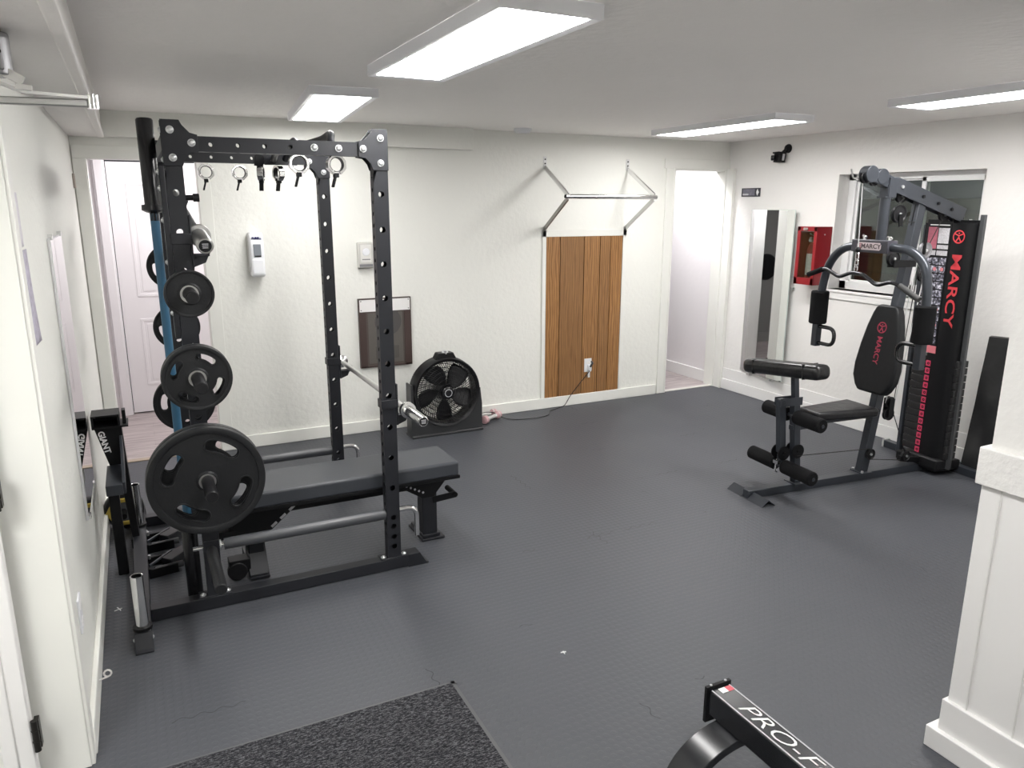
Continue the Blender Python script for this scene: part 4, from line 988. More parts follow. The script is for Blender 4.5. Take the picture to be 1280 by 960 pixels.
# round column and press arm arch
mp(MB().cyl((0.850, 0, 1.50), (0.850, 0, 1.775), 0.030, seg=24), 'press_column')
mp(MB().box((0.812, -0.032, 1.765), (0.895, 0.032, 1.775)).box((0.835, -0.034, 1.77), (0.895, -0.026, 1.88)).box((0.835, 0.026, 1.77), (0.895, 0.034, 1.88)).box((0.83, -0.03, 1.775), (0.84, 0.03, 1.84)), 'column_bracket', bevel=0.001)
ar = [(0.80, 0.392, 0.96), (0.80, 0.385, 1.18), (0.80, 0.345, 1.36), (0.80, 0.245, 1.465), (0.80, 0.10, 1.485), (0.80, -0.10, 1.485), (0.80, -0.27, 1.475), (0.80, -0.375, 1.40), (0.80, -0.405, 1.25), (0.80, -0.408, 0.98)]
mp(MB().tube(ar, 0.0255, seg=20, fillet=0.11, fs=8), 'press_arm', mat('gunmetal_tube', (0.050, 0.056, 0.068), 0.30, metal=0.35))
bdg = mp(MB().box((0.762, -0.135, 1.448), (0.838, 0.135, 1.522)), 'arm_bracket', mat('dark_grey_bracket', (0.05, 0.048, 0.062), 0.4), bevel=0.004)
lab = mp(MB().prism([(0.095*cos(a)*(1 if abs(cos(a)) > 0.3 else 1), 0.022*sin(a)) for a in [2*pi*k/28 for k in range(28)]] if False else [(-0.088, -0.012), (-0.078, -0.022), (0.078, -0.022), (0.088, -0.012), (0.088, 0.012), (0.078, 0.022), (-0.078, 0.022), (-0.088, 0.012)], (0.7618, 0.0, 1.485), (0, -1, 0), (0, 0, 1), (-0.002, 0, 0)), 'badge', mat('pale_pink_label', (0.70, 0.60, 0.62), 0.4), bdg)
ring_logo((0.7592, 0.066, 1.485), 0.015, (0, -1, 0), (0, 0, 1), REDDARK, bdg)
text('lettering', 'MARCY', 0.038, mat('dark_print', (0.10, 0.07, 0.08), 0.5), (0.7592, -0.015, 1.485), (0, -1, 0), (0, 0, 1), bdg, xs=1.15, bold=0.0006)
for v in (0.075, -0.11): mp(MB().cyl((0.80, v, 1.52), (0.80, v, 1.545), 0.010, seg=10).tube([(0.80, v-0.015, 1.535), (0.80, v+0.015, 1.545)], 0.007, seg=8), 'clamp_bolt', CHROME, bdg)
for s_, vv in ((1, 0.392), (-1, -0.408)):
    mp(MB().lathe([(0.028, 0), (0.050, 0.0), (0.056, 0.008), (0.056, 0.205), (0.050, 0.213), (0.028, 0.213)], (0.80, vv, 0.965), (0, 0, 1), seg=30), 'arm_foam_pad', FOAM)
    mp(MB().box((0.778, vv-0.022, 0.815), (0.822, vv+0.022, 0.97)), 'arm_stub', bevel=0.003)
    w_ = -s_*0.155
    mp(MB().tube([(0.80, vv, 0.948), (0.80, vv+w_, 0.948), (0.80, vv+w_, 0.838), (0.80, vv, 0.838)], 0.0125, seg=14, fillet=0.055, fs=8), 'press_handle', BLACK_GLOSS)
# lat bar on its cable
lb_ = [(0.40, 1.288), (0.262, 1.338), (0.145, 1.292), (0.045, 1.330), (-0.04, 1.322), (-0.145, 1.268), (-0.24, 1.298), (-0.30, 1.285), (-0.435, 1.222)]
lat = mp(MB().tube([(0.70, v, z) for v, z in lb_], 0.0115, seg=14, fillet=0.03), 'lat_bar', mat('smoked_chrome', (0.06, 0.06, 0.065), 0.2, metal=0.8))
for p, q in (((0.405, 1.286), (0.285, 1.330)), ((-0.305, 1.283), (-0.442, 1.219))):
    mp(MB().cyl((0.70, p[0], p[1]), (0.70, q[0], q[1]), 0.0165, seg=16), 'rubber_grip', mat('grip_rubber', (0.045, 0.045, 0.045), 0.7) if p[0] < 0 else FOAM, lat)
mp(MB().sph((0.70, 0.02, 1.465), 0.017), 'cable_stop_ball', BLACK_SATIN)
for zc in (1.425, 1.385, 1.350):
    mp(MB().tube([(0.70+0.0, 0.02+0.011*cos(a), zc+0.026*sin(a)) for a in [2*pi*k/16 for k in range(17)]], 0.0038, seg=8, caps=False), 'chain_link', CHROME)
mp(MB().cyl((0.70, 0.02, 1.47), (0.672, 0.012, 1.850), 0.0032, seg=8), 'lat_cable', CABLE_W)
# other pulleys and cables
for c, r_ in (((0.935, -0.03, 1.672), 0.052), ((0.915, -0.045, 1.412), 0.044), ((1.195, -0.02, 1.455), 0.048), ((1.20, -0.02, 1.30), 0.036), ((1.055, -0.02, 0.505), 0.036), ((1.058, -0.02, 0.425), 0.040), ((1.245, -0.03, 0.125), 0.034)):
    pulley('cable_pulley', c, r_, BLACK_SATIN if r_ != 0.048 else MIDGREY)
mp(MB().box((1.035, -0.045, 0.41), (1.075, -0.038, 0.53)).box((1.035, -0.003, 0.41), (1.075, 0.004, 0.53)), 'double_pulley_bracket', BLACK)
mp(MB().bar((0.935, -0.045, 1.672), (0.945, -0.045, 1.60), 0.006, 0.03).box((1.165, -0.035, 1.43), (1.185, -0.028, 1.62)), 'pulley_bracket', BLACK)
mp(MB().box((0.90, -0.07, 1.36), (1.08, -0.062, 1.40)).box((0.90, -0.03, 1.36), (1.08, -0.022, 1.40)), 'arm_link', BLACK)
mp(MB().bar((1.20, -0.02, 0.11), (1.40, -0.02, 0.075), 0.03, 0.035), 'low_pulley_arm', BLACK, bevel=0.003)
def cab(path, r=0.0028, m=CABLE, name='cable'): return mp(MB().tube(path, r, seg=6), name, m)
cab([(0.34, -0.03, 0.235), (0.93, -0.03, 0.21)]); cab([(0.93, -0.03, 0.14), (1.24, -0.03, 0.095)])
cab([(1.092, -0.02, 0.505), (1.168, -0.02, 1.45)]); cab([(1.025, -0.02, 0.50), (1.15, -0.02, 1.44)], 0.0035, CABLE_W)
cab([(1.09, -0.02, 0.42), (1.215, -0.02, 1.30)], 0.0032, CABLE_W); cab([(1.095, -0.03, 0.42), (1.235, -0.03, 0.15)])
cab([(0.90, -0.03, 1.71), (1.00, -0.02, 1.79)]); cab([(0.94, -0.03, 1.622), (1.10, -0.02, 1.625)])
cab([(1.225, -0.02, 1.49), (1.33, 0, 1.64)]); cab([(0.685, 0, 1.915), (0.97, 0, 1.815)])
# weight stack
for k in range(14):
    z = 0.115+k*0.0468
    mp(MB().box((1.428, -0.170, z), (1.520, 0.165, z+0.0425)), 'stack_plate', mat('cast_iron', (0.012, 0.012, 0.013), 0.5) if k == 0 else bpy.data.materials['cast_iron'], bevel=0.003)
for v in (-0.075, 0.065): mp(MB().cyl((1.475, v, 0.05), (1.475, v, 1.64), 0.011, seg=14), 'guide_rod', CHROME)
mp(MB().box((1.375, -0.155, 0.03), (1.60, 0.16, 0.095)), 'stack_base', BLACK, bevel=0.012)
mp(MB().box((1.45, -0.16, 1.60), (1.50, 0.20, 1.635)), 'stack_top_bar', BLACK, bevel=0.002)
# shroud : curved black front carrying the name, with a return on the near side
prof = [(1.405, 0.040), (1.397, 0.0), (1.397, -0.06), (1.400, -0.11), (1.412, -0.140), (1.430, -0.152), (1.46, -0.155)]
pin = [(u+0.006, v+0.004) for u, v in prof[::-1]]
sh = mp(MB().prism(prof+pin, (0, 0, 0.05), (1, 0, 0), (0, 1, 0), (0, 0, 1.568)), 'shroud', BLACK, smooth=40)
mp(MB().box((1.455, -0.186, 0.05), (1.475, -0.156, 1.668)), 'shroud_edge_post', DARKGREY, bevel=0.002)
mp(MB().box((1.44, 0.190, 0.05), (1.475, 0.218, 1.60)), 'stack_side_post', bevel=0.003)
mp(MB().box((1.370, -0.160, 0.045), (1.50, 0.055, 0.115)), 'shroud_foot', BLACK_SATIN, bevel=0.012)
SU = 1.3955
ring_logo((SU, -0.078, 1.535), 0.037, (0, -1, 0), (0, 0, 1), REDPRINT, sh)
text('lettering', 'MARCY', 0.092, REDPRINT, (SU, -0.080, 1.205), (0, 0, -1), (0, -1, 0), sh, xs=1.48, bold=0.0012)
ch = mp(MB().box((1.3945, -0.022, 0.835), (1.3975, 0.145, 1.618)), 'exercise_chart', BLACK, label='printed exercise chart with a red block at the top')
# chart blocks
mb = MB(); mb.box((1.3932, 0.070, 1.455), (1.3945, 0.138, 1.590)); mp(mb, 'red_block', CHART_RED, ch)
mp(MB().box((1.3932, -0.012, 1.49), (1.3945, 0.064, 1.585)), 'pale_block', CHART_PALE, ch); mp(MB().box((1.3932, -0.014, 1.455), (1.3945, 0.064, 1.480)), 'pale_block', CHART_PALE, ch)
mp(MB().box((1.3932, 0.070, 1.415), (1.3945, 0.138, 1.445)), 'pale_block', CHART_PALE, ch); mp(MB().box((1.3932, -0.014, 1.415), (1.3945, 0.062, 1.445)), 'pale_block', CHART_PALE, ch)
mp(MB().box((1.3932, -0.01, 1.600), (1.3945, 0.13, 1.606)), 'title_line', WHITEPRINT, ch)
for r_ in range(11):
    for c_ in range(3):
        z1 = 1.400-r_*0.0505; v1 = 0.138-c_*0.052
        pink = (r_ in (1,)) or (r_ in (6, 8) and c_ == 2)
        mp(MB().box((1.3932, v1-0.046, z1-0.042), (1.3945, v1, z1)), 'photo_tile', CHART, ch)
        if pink: mp(MB().lathe([(0, -0.0003), (0.012, -0.0003), (0.012, 0.0003), (0, 0.0003)], (1.3928, v1-0.026, z1-0.02), (1, 0, 0), seg=12), 'pink_mark', mat('pink_mark', (0.62, 0.20, 0.22), 0.5) if 'pink_mark' not in bpy.data.materials else bpy.data.materials['pink_mark'], ch)
mp(MB().box((1.392, -0.025, 0.795), (1.3965, 0.10, 0.842)), 'pink_header', mat('pink_header', (0.62, 0.17, 0.20), 0.5), label='pink header strip above the weight numbers')
for k in range(14):
    z = 0.725-k*0.0488
    q = mp(MB().box((1.3935, 0.000, z-0.018), (1.3975, 0.032, z+0.018)), 'weight_number', PINKPRINT)
    mp(MB().lathe([(0.004, -0.0004), (0.009, -0.0004), (0.009, 0.0004), (0.004, 0.0004)], (1.3931, 0.014, z), (1, 0, 0), seg=10, closed=True), 'digit', BLACK, q)

# ================================================================== BLACK PAD LEANING AT THE WALL
t = thing('folded_mat', 'tall black wrinkled vinyl-covered pad leaning against the right wall behind the partition', 'exercise mat', (4.86, 2.84, 0))
WR = mat('wrinkled_black_cover', (0.010, 0.010, 0.011), 0.45, bump=(7, 0.9, 3))
mb = MB(); bm = mb.bm
NZ, NX = 26, 8; A = Vector((4.812, 2.900, 0.0)); Bp = Vector((4.890, 2.705, 0.0)); lean = Vector((0.045, 0.03, 0)); nrm = Vector((0.94, 0.34, 0))
def gpt(i, j, side):
    f, h = i/NX, j/NZ*0.905; base = A.lerp(Bp, f); k = 1-h*0.33
    wv = 0.010*sin(11*h+5*f)*(1-h)*side + 0.006*sin(23*h-7*f)*(1-h*0.7)*side
    p = base.lerp(Bp, (1-k)*0.9) + lean*(h/0.92) + nrm*(0.028*side+wv) if side else base
    return Vector((p.x, p.y, h))
F = [[bm.verts.new(gpt(i, j, -1)) for i in range(NX+1)] for j in range(NZ+1)]
K = [[bm.verts.new(gpt(i, j, 1)) for i in range(NX+1)] for j in range(NZ+1)]
for j in range(NZ):
    for i in range(NX):
        bm.faces.new((F[j][i], F[j][i+1], F[j+1][i+1], F[j+1][i])); bm.faces.new((K[j][i], K[j+1][i], K[j+1][i+1], K[j][i+1]))
    bm.faces.new((F[j][0], F[j+1][0], K[j+1][0], K[j][0])); bm.faces.new((F[j][NX], K[j][NX], K[j+1][NX], F[j+1][NX]))
for i in range(NX):
    bm.faces.new((F[0][i], K[0][i], K[0][i+1], F[0][i+1])); bm.faces.new((F[NZ][i], F[NZ][i+1], K[NZ][i+1], K[NZ][i]))
mb.build('cover', WR, t, off=t.location, smooth=60)

# ================================================================== FOREGROUND BENCH LETTERED PRO-F...
pf = thing('bench_frame', 'white-lettered black steel bench frame with an arched leg, at the bottom edge', 'bench', (1.46, 1.30, 0))
def pb_(mb, name, m=BLACK, parent=None, **k): return mb.build(name, m, parent or pf, off=pf.location, **k)
SAT = mat('satin_black_metal', (0.016, 0.017, 0.020), 0.25, spec=0.6)
fr_ = pb_(MB().box((1.421, 0.20, 0.215), (1.499, 1.512, 0.296)), 'beam', SAT, bevel=0.004)
pb_(MB().box((1.4245, 0.2, 0.2955), (1.4285, 1.50, 0.2972)), 'beam_stripe', GREYPRINT, fr_); pb_(MB().box((1.4915, 0.2, 0.2955), (1.4955, 1.50, 0.2972)), 'beam_stripe', GREYPRINT, fr_)
pb_(MB().box((1.413, 1.506, 0.185), (1.507, 1.518, 0.305)), 'end_plate', BLACK, bevel=0.001)
for xx in (1.432, 1.488): pb_(MB().cyl((xx, 1.512, 0.305), (xx, 1.512, 0.3075), 0.004, seg=8), 'rivet', GREYPRINT)
st_ = pb_(MB().box((1.447, 1.475, 0.2963), (1.470, 1.497, 0.2972)), 'sticker', WHITEPRINT, fr_, label='small white and red sticker'); pb_(MB().box((1.470, 1.475, 0.2963), (1.493, 1.497, 0.2972)), 'sticker', mat('sticker_red', (0.62, 0.10, 0.13), 0.5), fr_)
text('lettering', 'PRO-FORM', 0.068, WHITEPRINT, (1.459, 1.4120, 0.2968), (0, -1, 0), (1, 0, 0), fr_, off=pf.location, align='LEFT', shear=0.32, xs=1.45, bold=-0.0009)
# arched leg under the beam
mb = MB(); bm = mb.bm; arc = []
for k in range(25):
    a = pi*k/24; arc.append((1.46-0.235*cos(a), 0.215*sin(a)**0.8 if sin(a) > 0 else 0.0))
rg = []
for i, (x, z) in enumerate(arc):
    a = pi*i/24; nx_, nz_ = -cos(a), sin(a)
    rg.append([bm.verts.new(p) for p in ((x, 1.375, z), (x, 1.475, z), (x-nx_*0.028, 1.475, max(0, z-nz_*0.028)), (x-nx_*0.028, 1.375, max(0, z-nz_*0.028)))])
for a, b in zip(rg, rg[1:]):
    for k in range(4): bm.faces.new((a[k], a[(k+1) % 4], b[(k+1) % 4], b[k]))
bm.faces.new(rg[0]); bm.faces.new(rg[-1][::-1])
pb_(mb, 'arched_leg', SAT, smooth=40, bevel=0.002)
pb_(MB().box((1.405, 1.14, 0.145), (1.515, 1.25, 0.216)).box((1.395, 1.20, 0.155), (1.405, 1.285, 0.175)), 'lower_bracket', BLACK, bevel=0.003)
pb_(MB().cyl((1.39, 1.17, 0.165), (1.53, 1.17, 0.165), 0.010, seg=12), 'bracket_pin', STEEL)
pb_(MB().box((1.43, 0.30, 0.0), (1.49, 0.36, 0.216)).box((1.20, 0.29, 0.0), (1.72, 0.37, 0.05)), 'front_leg', SAT, bevel=0.004)

# ================================================================== ENTRANCE CARPET
t = MB().box((-0.285, 0.25, 0.0), (0.885, 2.265, 0.009)).build('entrance_mat', CARPET); tag(t, 'charcoal ribbed entrance carpet mat on the rubber floor in the foreground', 'mat')
mb = MB().box((-0.29, 2.262, 0.0), (0.905, 2.277, 0.006)).box((0.883, 0.25, 0.0), (0.899, 2.277, 0.006))
o = mb.build('edge_binding', mat('mat_rubber_edge', (0.085, 0.085, 0.09), 0.5), t, label='grey rubber edge')
# ================================================================== BACK WALL ITEMS
# wood panelling with frame
wp = thing('wood_panel', 'tall brown vertical-plank wood panel framed in white on the back wall', 'wall panel', (3.055, YB, 0.092))
mb = MB(); xs_ = [0.0, 0.135, 0.370, 0.530, 0.640, 0.762]
for a, b in zip(xs_, xs_[1:]): mb.box((a+0.0035, -0.012, 0.0), (b-0.0035, -0.001, 1.372))
mb.box((0, -0.0035, 0), (0.762, -0.0005, 1.372))
pn = mb.build('planks', OAK, wp, smooth=0)
mb = MB().box((-0.034, -0.016, -0.0), (0.0, 0, 1.425)).box((0.762, -0.016, 0.0), (0.796, 0, 1.425)).box((-0.034, -0.016, 1.372), (0.796, 0, 1.425))
mb.build('frame', TRIM, wp, bevel=0.002)
# outlet on the panel
ol = thing('power_outlet', 'white power outlet with a plug on the wood panel', 'power outlet', (3.49, YB-0.010, 0.345))
MB().box((-0.037, -0.006, -0.060), (0.037, 0, 0.060)).build('cover_plate', WHITE_PLASTIC, ol, bevel=0.002)
MB().box((-0.017, -0.008, -0.036), (0.017, -0.005, -0.010)).build('socket', WHITE_TRIM, ol, bevel=0.003)
MB().box((-0.017, -0.008, 0.010), (0.017, -0.005, 0.036)).build('socket', WHITE_TRIM, ol, bevel=0.003)
# fan with cord
fan = thing('floor_fan', 'round black floor fan on a grey stand against the back wall', 'fan', (2.03, 5.22, 0))
FZ, FR = 0.330, 0.268
MB().lathe([(FR-0.022, -0.066), (FR-0.006, -0.072), (FR, -0.06), (FR+0.004, 0.0), (FR, 0.06), (FR-0.02, 0.068), (FR-0.03, 0.06), (FR-0.030, -0.055)], (0, 0, FZ), (0, 1, 0), seg=64, closed=True).build('housing', BLACK_SATIN, fan)
def grille(y, nm):
    mb = MB()
    for r_ in (0.072, 0.105, 0.138, 0.171, 0.204, 0.234): mb.tube([(r_*cos(a), y, FZ+r_*sin(a)) for a in [2*pi*k/48 for k in range(49)]], 0.0016 if nm == 'front_grille' else 0.0028, seg=5, caps=False)
    for k in range(72):
        a = 2*pi*k/72; sw = 0.45
        mb.tube([((0.055+0.19*f)*cos(a+sw*f), y, FZ+(0.055+0.19*f)*sin(a+sw*f)) for f in (0, 0.33, 0.66, 1)], 0.0013 if nm == 'front_grille' else 0.0026, seg=4, caps=False)
    return mb.build(nm, BLACK_SATIN, fan)
grille(-0.068, 'front_grille'); grille(0.062, 'back_grille')
MB().lathe([(0, -0.082), (0.038, -0.082), (0.048, -0.076), (0.052, -0.062), (0, -0.062)], (0, 0, FZ), (0, 1, 0), seg=32).build('hub_cap', BLACK_GLOSS, fan)
MB().lathe([(0.026, -0.0835), (0.030, -0.0835), (0.030, -0.081), (0.026, -0.081)], (0, 0, FZ), (0, 1, 0), seg=28, closed=True).build('hub_emblem', GREYPRINT, fan)
MB().cyl((0, -0.03, FZ), (0, 0.06, FZ), 0.055, seg=28).build('motor', BLACK_SATIN, fan)
for k in range(5):
    a = 2*pi*k/5+0.75; mb = MB(); bm = mb.bm; NR, NA = 8, 6; G = []
    for i in range(NR+1):
        r_ = 0.05+0.175*i/NR; wd = 0.34+0.30*sin(pi*min(1, 0.15+i/NR*0.8)); row = []
        for j in range(NA+1):
            f = j/NA-0.5; th_ = a+f*wd*1.5+0.16*(i/NR); row.append(bm.verts.new((r_*cos(th_), -0.01+f*0.055, FZ+r_*sin(th_))))
        G.append(row)
    for i in range(NR):
        for j in range(NA): bm.faces.new((G[i][j], G[i+1][j], G[i+1][j+1], G[i][j+1]))
    o = mb.build('blade', BLACK_SATIN, fan, smooth=80); sm = o.modifiers.new('thick', 'SOLIDIFY'); sm.thickness = 0.003
# stand : grey cradle with upright cheeks
STND = mat('fan_stand_grey', (0.030, 0.031, 0.033), 0.4)
pts = [(-0.290, 0.0), (0.290, 0.0), (0.290, 0.20), (0.276, 0.33), (0.262, 0.30)]
pts += [((FR+0.006)*cos(a), FZ+(FR+0.006)*sin(a)) for a in [radians(-8-164*k/28) for k in range(29)]] + [(-0.262, 0.30), (-0.276, 0.40), (-0.290, 0.40)]
MB().prism(pts, (0, -0.055, 0.012), (1, 0, 0), (0, 0, 1), (0, 0.115, 0)).build('stand', STND, fan, bevel=0.002)
MB().box((-0.292, -0.075, 0.0), (0.292, 0.085, 0.02)).build('stand_base', STND, fan, bevel=0.006)
MB().prism([(-0.085, 0.0), (0.085, 0.0), (0.060, 0.048), (-0.060, 0.048)], (0, -0.045, FZ+FR-0.012), (1, 0, 0), (0, 0, 1), (0, 0.08, 0)).build('control_box', BLACK_SATIN, fan, bevel=0.006)
MB().lathe([(0.012, 0), (0.024, 0), (0.026, 0.006), (0.020, 0.010), (0.012, 0.008)], (0, -0.020, FZ+FR+0.034), (0, -0.4, 0.9), seg=26, closed=True).build('knob', GREYPRINT, fan, label='pale ring-shaped knob')
# cord
cp = [(2.30, 5.31, 0.06), (2.40, 5.34, 0.078), (2.50, 5.36, 0.065), (2.56, 5.36, 0.028), (2.62, 5.33, 0.004), (2.70, 5.27, 0.004), (2.85, 5.25, 0.004), (2.98, 5.28, 0.004), (3.05, 5.38, 0.004), (3.18, 5.44, 0.005), (3.24, 5.45, 0.02), (3.30, 5.462, 0.09), (3.40, 5.472, 0.19), (3.475, 5.475, 0.262), (3.495, 5.462, 0.300)]
def smooth_path(P, n=5):
    P = [Vector(p) for p in P]; out = []
    for i in range(len(P)-1):
        a, b, c, d = P[max(i-1, 0)], P[i], P[i+1], P[min(i+2, len(P)-1)]
        for k in range(n):
            t = k/n; out.append(0.5*((2*b)+(c-a)*t+(2*a-5*b+4*c-d)*t*t+(3*b-a-3*c+d)*t**3))
    out.append(P[-1]); return out
fc_ = thing('fan_cord', 'thin black power cord running from the fan to the outlet', 'power cord', (2.62, 5.33, 0))
MB().tube(smooth_path(cp), 0.0032, seg=8).build('cable', CABLE, fc_, off=fc_.location)
MB().box((3.480, 5.452, 0.300), (3.512, 5.484, 0.352)).build('plug', WHITE_PLASTIC, fc_, off=fc_.location, bevel=0.006)
MB().tube([(3.496, 5.455, 0.335), (3.512, 5.442, 0.372), (3.50, 5.45, 0.385)], 0.010, seg=10).build('plug_top', DARKGREY, fc_, off=fc_.location)
MB().box((3.488, 5.476, 0.235), (3.508, 5.484, 0.290)).build('plug_tag', WHITEPRINT, fc_, off=fc_.location)
# dumbbells
def dumbbell(loc, rz, label):
    t = thing('dumbbell', label, 'dumbbell', loc, rz, 'small pink and grey hand weights')
    MB().cyl((-0.062, 0, 0.034), (0.062, 0, 0.034), 0.0165, seg=18).build('handle', PALE, t)
    for s_ in (-1, 1):
        h = MB().lathe([(0, 0), (0.020, 0.0), (0.031, 0.006), (0.034, 0.020), (0.033, 0.036), (0.022, 0.052), (0.016, 0.056)], (s_*0.115, 0, 0.034), (-s_, 0, 0), seg=24).build('head', PINK, t)
        MB().lathe([(0.0345, 0), (0.0350, 0.004), (0.0345, 0.008)], (s_*0.083, 0, 0.034), (-s_, 0, 0), seg=24).build('band', PALE, h)
    return t
dumbbell((2.480, 5.335, 0), 0.55, 'pink and grey hand weight by the fan, front one of two')
dumbbell((2.46, 5.435, 0), 0.10, 'pink and grey hand weight behind the other, against the baseboard')
# pull-up bar
wb = thing('wall_pull_up_bar', 'chrome wall-mounted pull-up bar on V-shaped arms above the wood panel', 'pull-up bar', (3.45, YB, 1.78))
def wpart(mb, n, m=STEEL, parent=None, **k): return mb.build(n, m, parent or wb, off=wb.location, **k)
YP = 5.00
for x, xb, sg in ((3.04, 2.965, 1), (3.845, 3.765, -1)):
    xe = xb
    wpart(MB().box((x-0.016, YB-0.005, 2.005), (x+0.016, YB, 2.10)), 'upper_mount', mat('white_mount', (0.74, 0.74, 0.73), 0.35), bevel=0.001)
    for z in (2.078, 2.045): wpart(MB().cyl((x, YB-0.009, z), (x, YB-0.004, z), 0.006, seg=10), 'screw', HINGE)
    wpart(MB().bar((x, YB-0.006, 2.015), (xe, YP, 1.795), 0.012, 0.034, up=(0, 0, 1)), 'upper_arm', CHROME, bevel=0.001)
    wpart(MB().bar((x, YB-0.006, 1.530), (xe, YP, 1.770), 0.012, 0.034, up=(0, 0, 1)), 'lower_arm', mat('dull_steel_arm', (0.30, 0.29, 0.27), 0.35, metal=1.0) if sg > 0 else STEEL, bevel=0.001)
    wpart(MB().box((x-0.016, YB-0.005, 1.475), (x+0.016, YB, 1.545)), 'lower_mount', STEEL, bevel=0.001)
    for z in (1.512, 1.488): wpart(MB().cyl((x, YB-0.010, z), (x, YB-0.004, z), 0.007, seg=10), 'screw', HINGE)
wpart(MB().cyl((2.945, YP, 1.783), (3.785, YP, 1.783), 0.0175, seg=22), 'bar', CHROME)
wpart(MB().cyl((2.940, YP, 1.783), (2.946, YP, 1.783), 0.014, seg=18), 'bar_plug', BLACK)
# sanitiser dispenser
sn = thing('sanitizer_dispenser', 'white hand sanitizer dispenser on the back wall left of the thermostat', 'soap dispenser', (0.755, YB, 1.235))
MB().box((-0.050, -0.045, 0.03), (0.050, 0, 0.295)).build('back_plate', mat('dispenser_side', (0.60, 0.60, 0.60), 0.4), sn, bevel=0.010)
mb = MB().prism([(0, 0.05), (-0.085, 0.06), (-0.098, 0.13), (-0.092, 0.25), (-0.075, 0.30), (0, 0.30)], (-0.046, -0.010, 0), (0, 1, 0), (0, 0, 1), (0.092, 0, 0)); mb.build('cover', WHITE_PLASTIC, sn, bevel=0.012)
MB().prism([(0, 0.0), (-0.098, 0.0), (-0.118, 0.02), (-0.112, 0.125), (0, 0.125)], (-0.043, -0.008, 0.0), (0, 1, 0), (0, 0, 1), (0.086, 0, 0)).build('push_bar', WHITE_PLASTIC, sn, bevel=0.012)
MB().box((-0.024, -0.112, 0.135), (0.024, -0.100, 0.222)).build('window', mat('smoked_window', (0.22, 0.24, 0.27), 0.2), sn, bevel=0.002)
MB().box((-0.018, -0.1135, 0.137), (0.022, -0.112, 0.146)).build('window_mark', BLACK_SATIN, sn)
text('lettering', 'PURELL', 0.020, NAVY, (0.0, -0.1055, 0.262), (1, 0, 0), (0, -0.2, 1), sn, depth=0.002, bold=0.0012, xs=0.95)
# thermostat in clear box
th = thing('thermostat_box', 'thermostat in a pale clear cover on the back wall', 'thermostat', (1.525, YB, 1.36))
MB().box((-0.058, -0.045, -0.095), (0.058, 0, 0.092)).build('cover', CLEAR_GREY, th, bevel=0.008)
MB().box((-0.040, -0.049, -0.055), (0.040, -0.044, 0.075)).build('thermostat', mat('thermostat_body', (0.70, 0.69, 0.66), 0.35), th, bevel=0.004)
MB().lathe([(0, -0.004), (0.024, -0.004), (0.028, 0)], (0, -0.049, 0.022), (0, 1, 0), seg=28).build('dial', WHITE_PLASTIC, th)
MB().box((-0.030, -0.0505, -0.035), (0.030, -0.049, -0.028)).build('scale', MIDGREY, th); MB().box((-0.05, -0.047, -0.085), (0.05, -0.044, -0.066)).build('lock_strip', MIDGREY, th)
# framed brown board
fb = thing('framed_board', 'brown-framed board with a faint round shape under a white top strip, on the back wall', 'wall board', (1.66, YB, 0.51))
MB().box((-0.20, -0.022, 0.0), (0.20, 0, 0.525)).build('backing', mat('brown_backing', (0.085, 0.068, 0.060), 0.45), fb, bevel=0.002)
MB().box((-0.135, -0.0235, 0.03), (0.135, -0.022, 0.415)).build('translucent_sheet', mat('grey_brown_sheet', (0.115, 0.105, 0.095), 0.3, var=(6, 0.15)), fb)
MB().lathe([(0, -0.0010), (0.105, -0.0010), (0.105, 0)], (0.02, -0.0235, 0.345), (0, 1, 0), seg=36).build('round_shape', mat('round_shade', (0.075, 0.070, 0.068), 0.3), fb)
MB().box((-0.085, -0.0245, 0.06), (0.10, -0.0235, 0.16)).build('lower_shape', mat('lower_shade', (0.085, 0.078, 0.070), 0.3), fb)
for a, b in ((-0.197, -0.150), (0.150, 0.197)): MB().box((a, -0.026, 0.003), (b, -0.022, 0.425)).build('side_rail', BROWN, fb)
MB().box((-0.197, -0.026, 0.0), (0.197, -0.022, 0.012)).build('bottom_rail', BROWN, fb)
MB().box((-0.196, -0.026, 0.428), (0.196, -0.020, 0.518)).build('top_strip', WHITE_TRIM, fb, label='white strip across the top')
for x in (-0.185, 0.185):
    for z in (0.44, 0.508): MB().cyl((x, -0.028, z), (x, -0.025, z), 0.004, seg=8).build('screw', HINGE, fb)
mb = MB().box((-0.204, -0.027, 0.0), (-0.197, 0, 0.527)).box((0.197, -0.027, 0), (0.204, 0, 0.527)).box((-0.204, -0.027, 0.520), (0.204, 0, 0.527)); mb.build('outer_edge', BROWN, fb)

# ================================================================== RIGHT WALL ITEMS
MYAW = -5.0
mr = thing('wall_mirror', 'tall frameless mirror on the right wall by the doorway', 'mirror', (XR, 4.88, 0.235))
mb = MB().box((XR-0.034, 4.615, 0.225), (XR-0.0285, 5.165, 1.685), rot=(0, 0, radians(MYAW))); mb.build('backing', MIRROR_EDGE, mr, off=mr.location)
MB().box((XR-0.0355, 4.618, 0.228), (XR-0.0340, 5.162, 1.682), rot=(0, 0, radians(MYAW)), pivot=(XR-0.0313, 4.89, 0.955)).build('glass', MIRROR, mr, off=mr.location, smooth=0)
for y in (4.75, 5.03): MB().box((XR-0.045, y-0.015, 0.205), (XR, y+0.015, 0.226)).build('clip', CHROME, mr, off=mr.location)
MB().box((XR-0.012, 4.60, 1.02), (XR, 4.622, 1.045)).build('clip', CHROME, mr, off=mr.location)
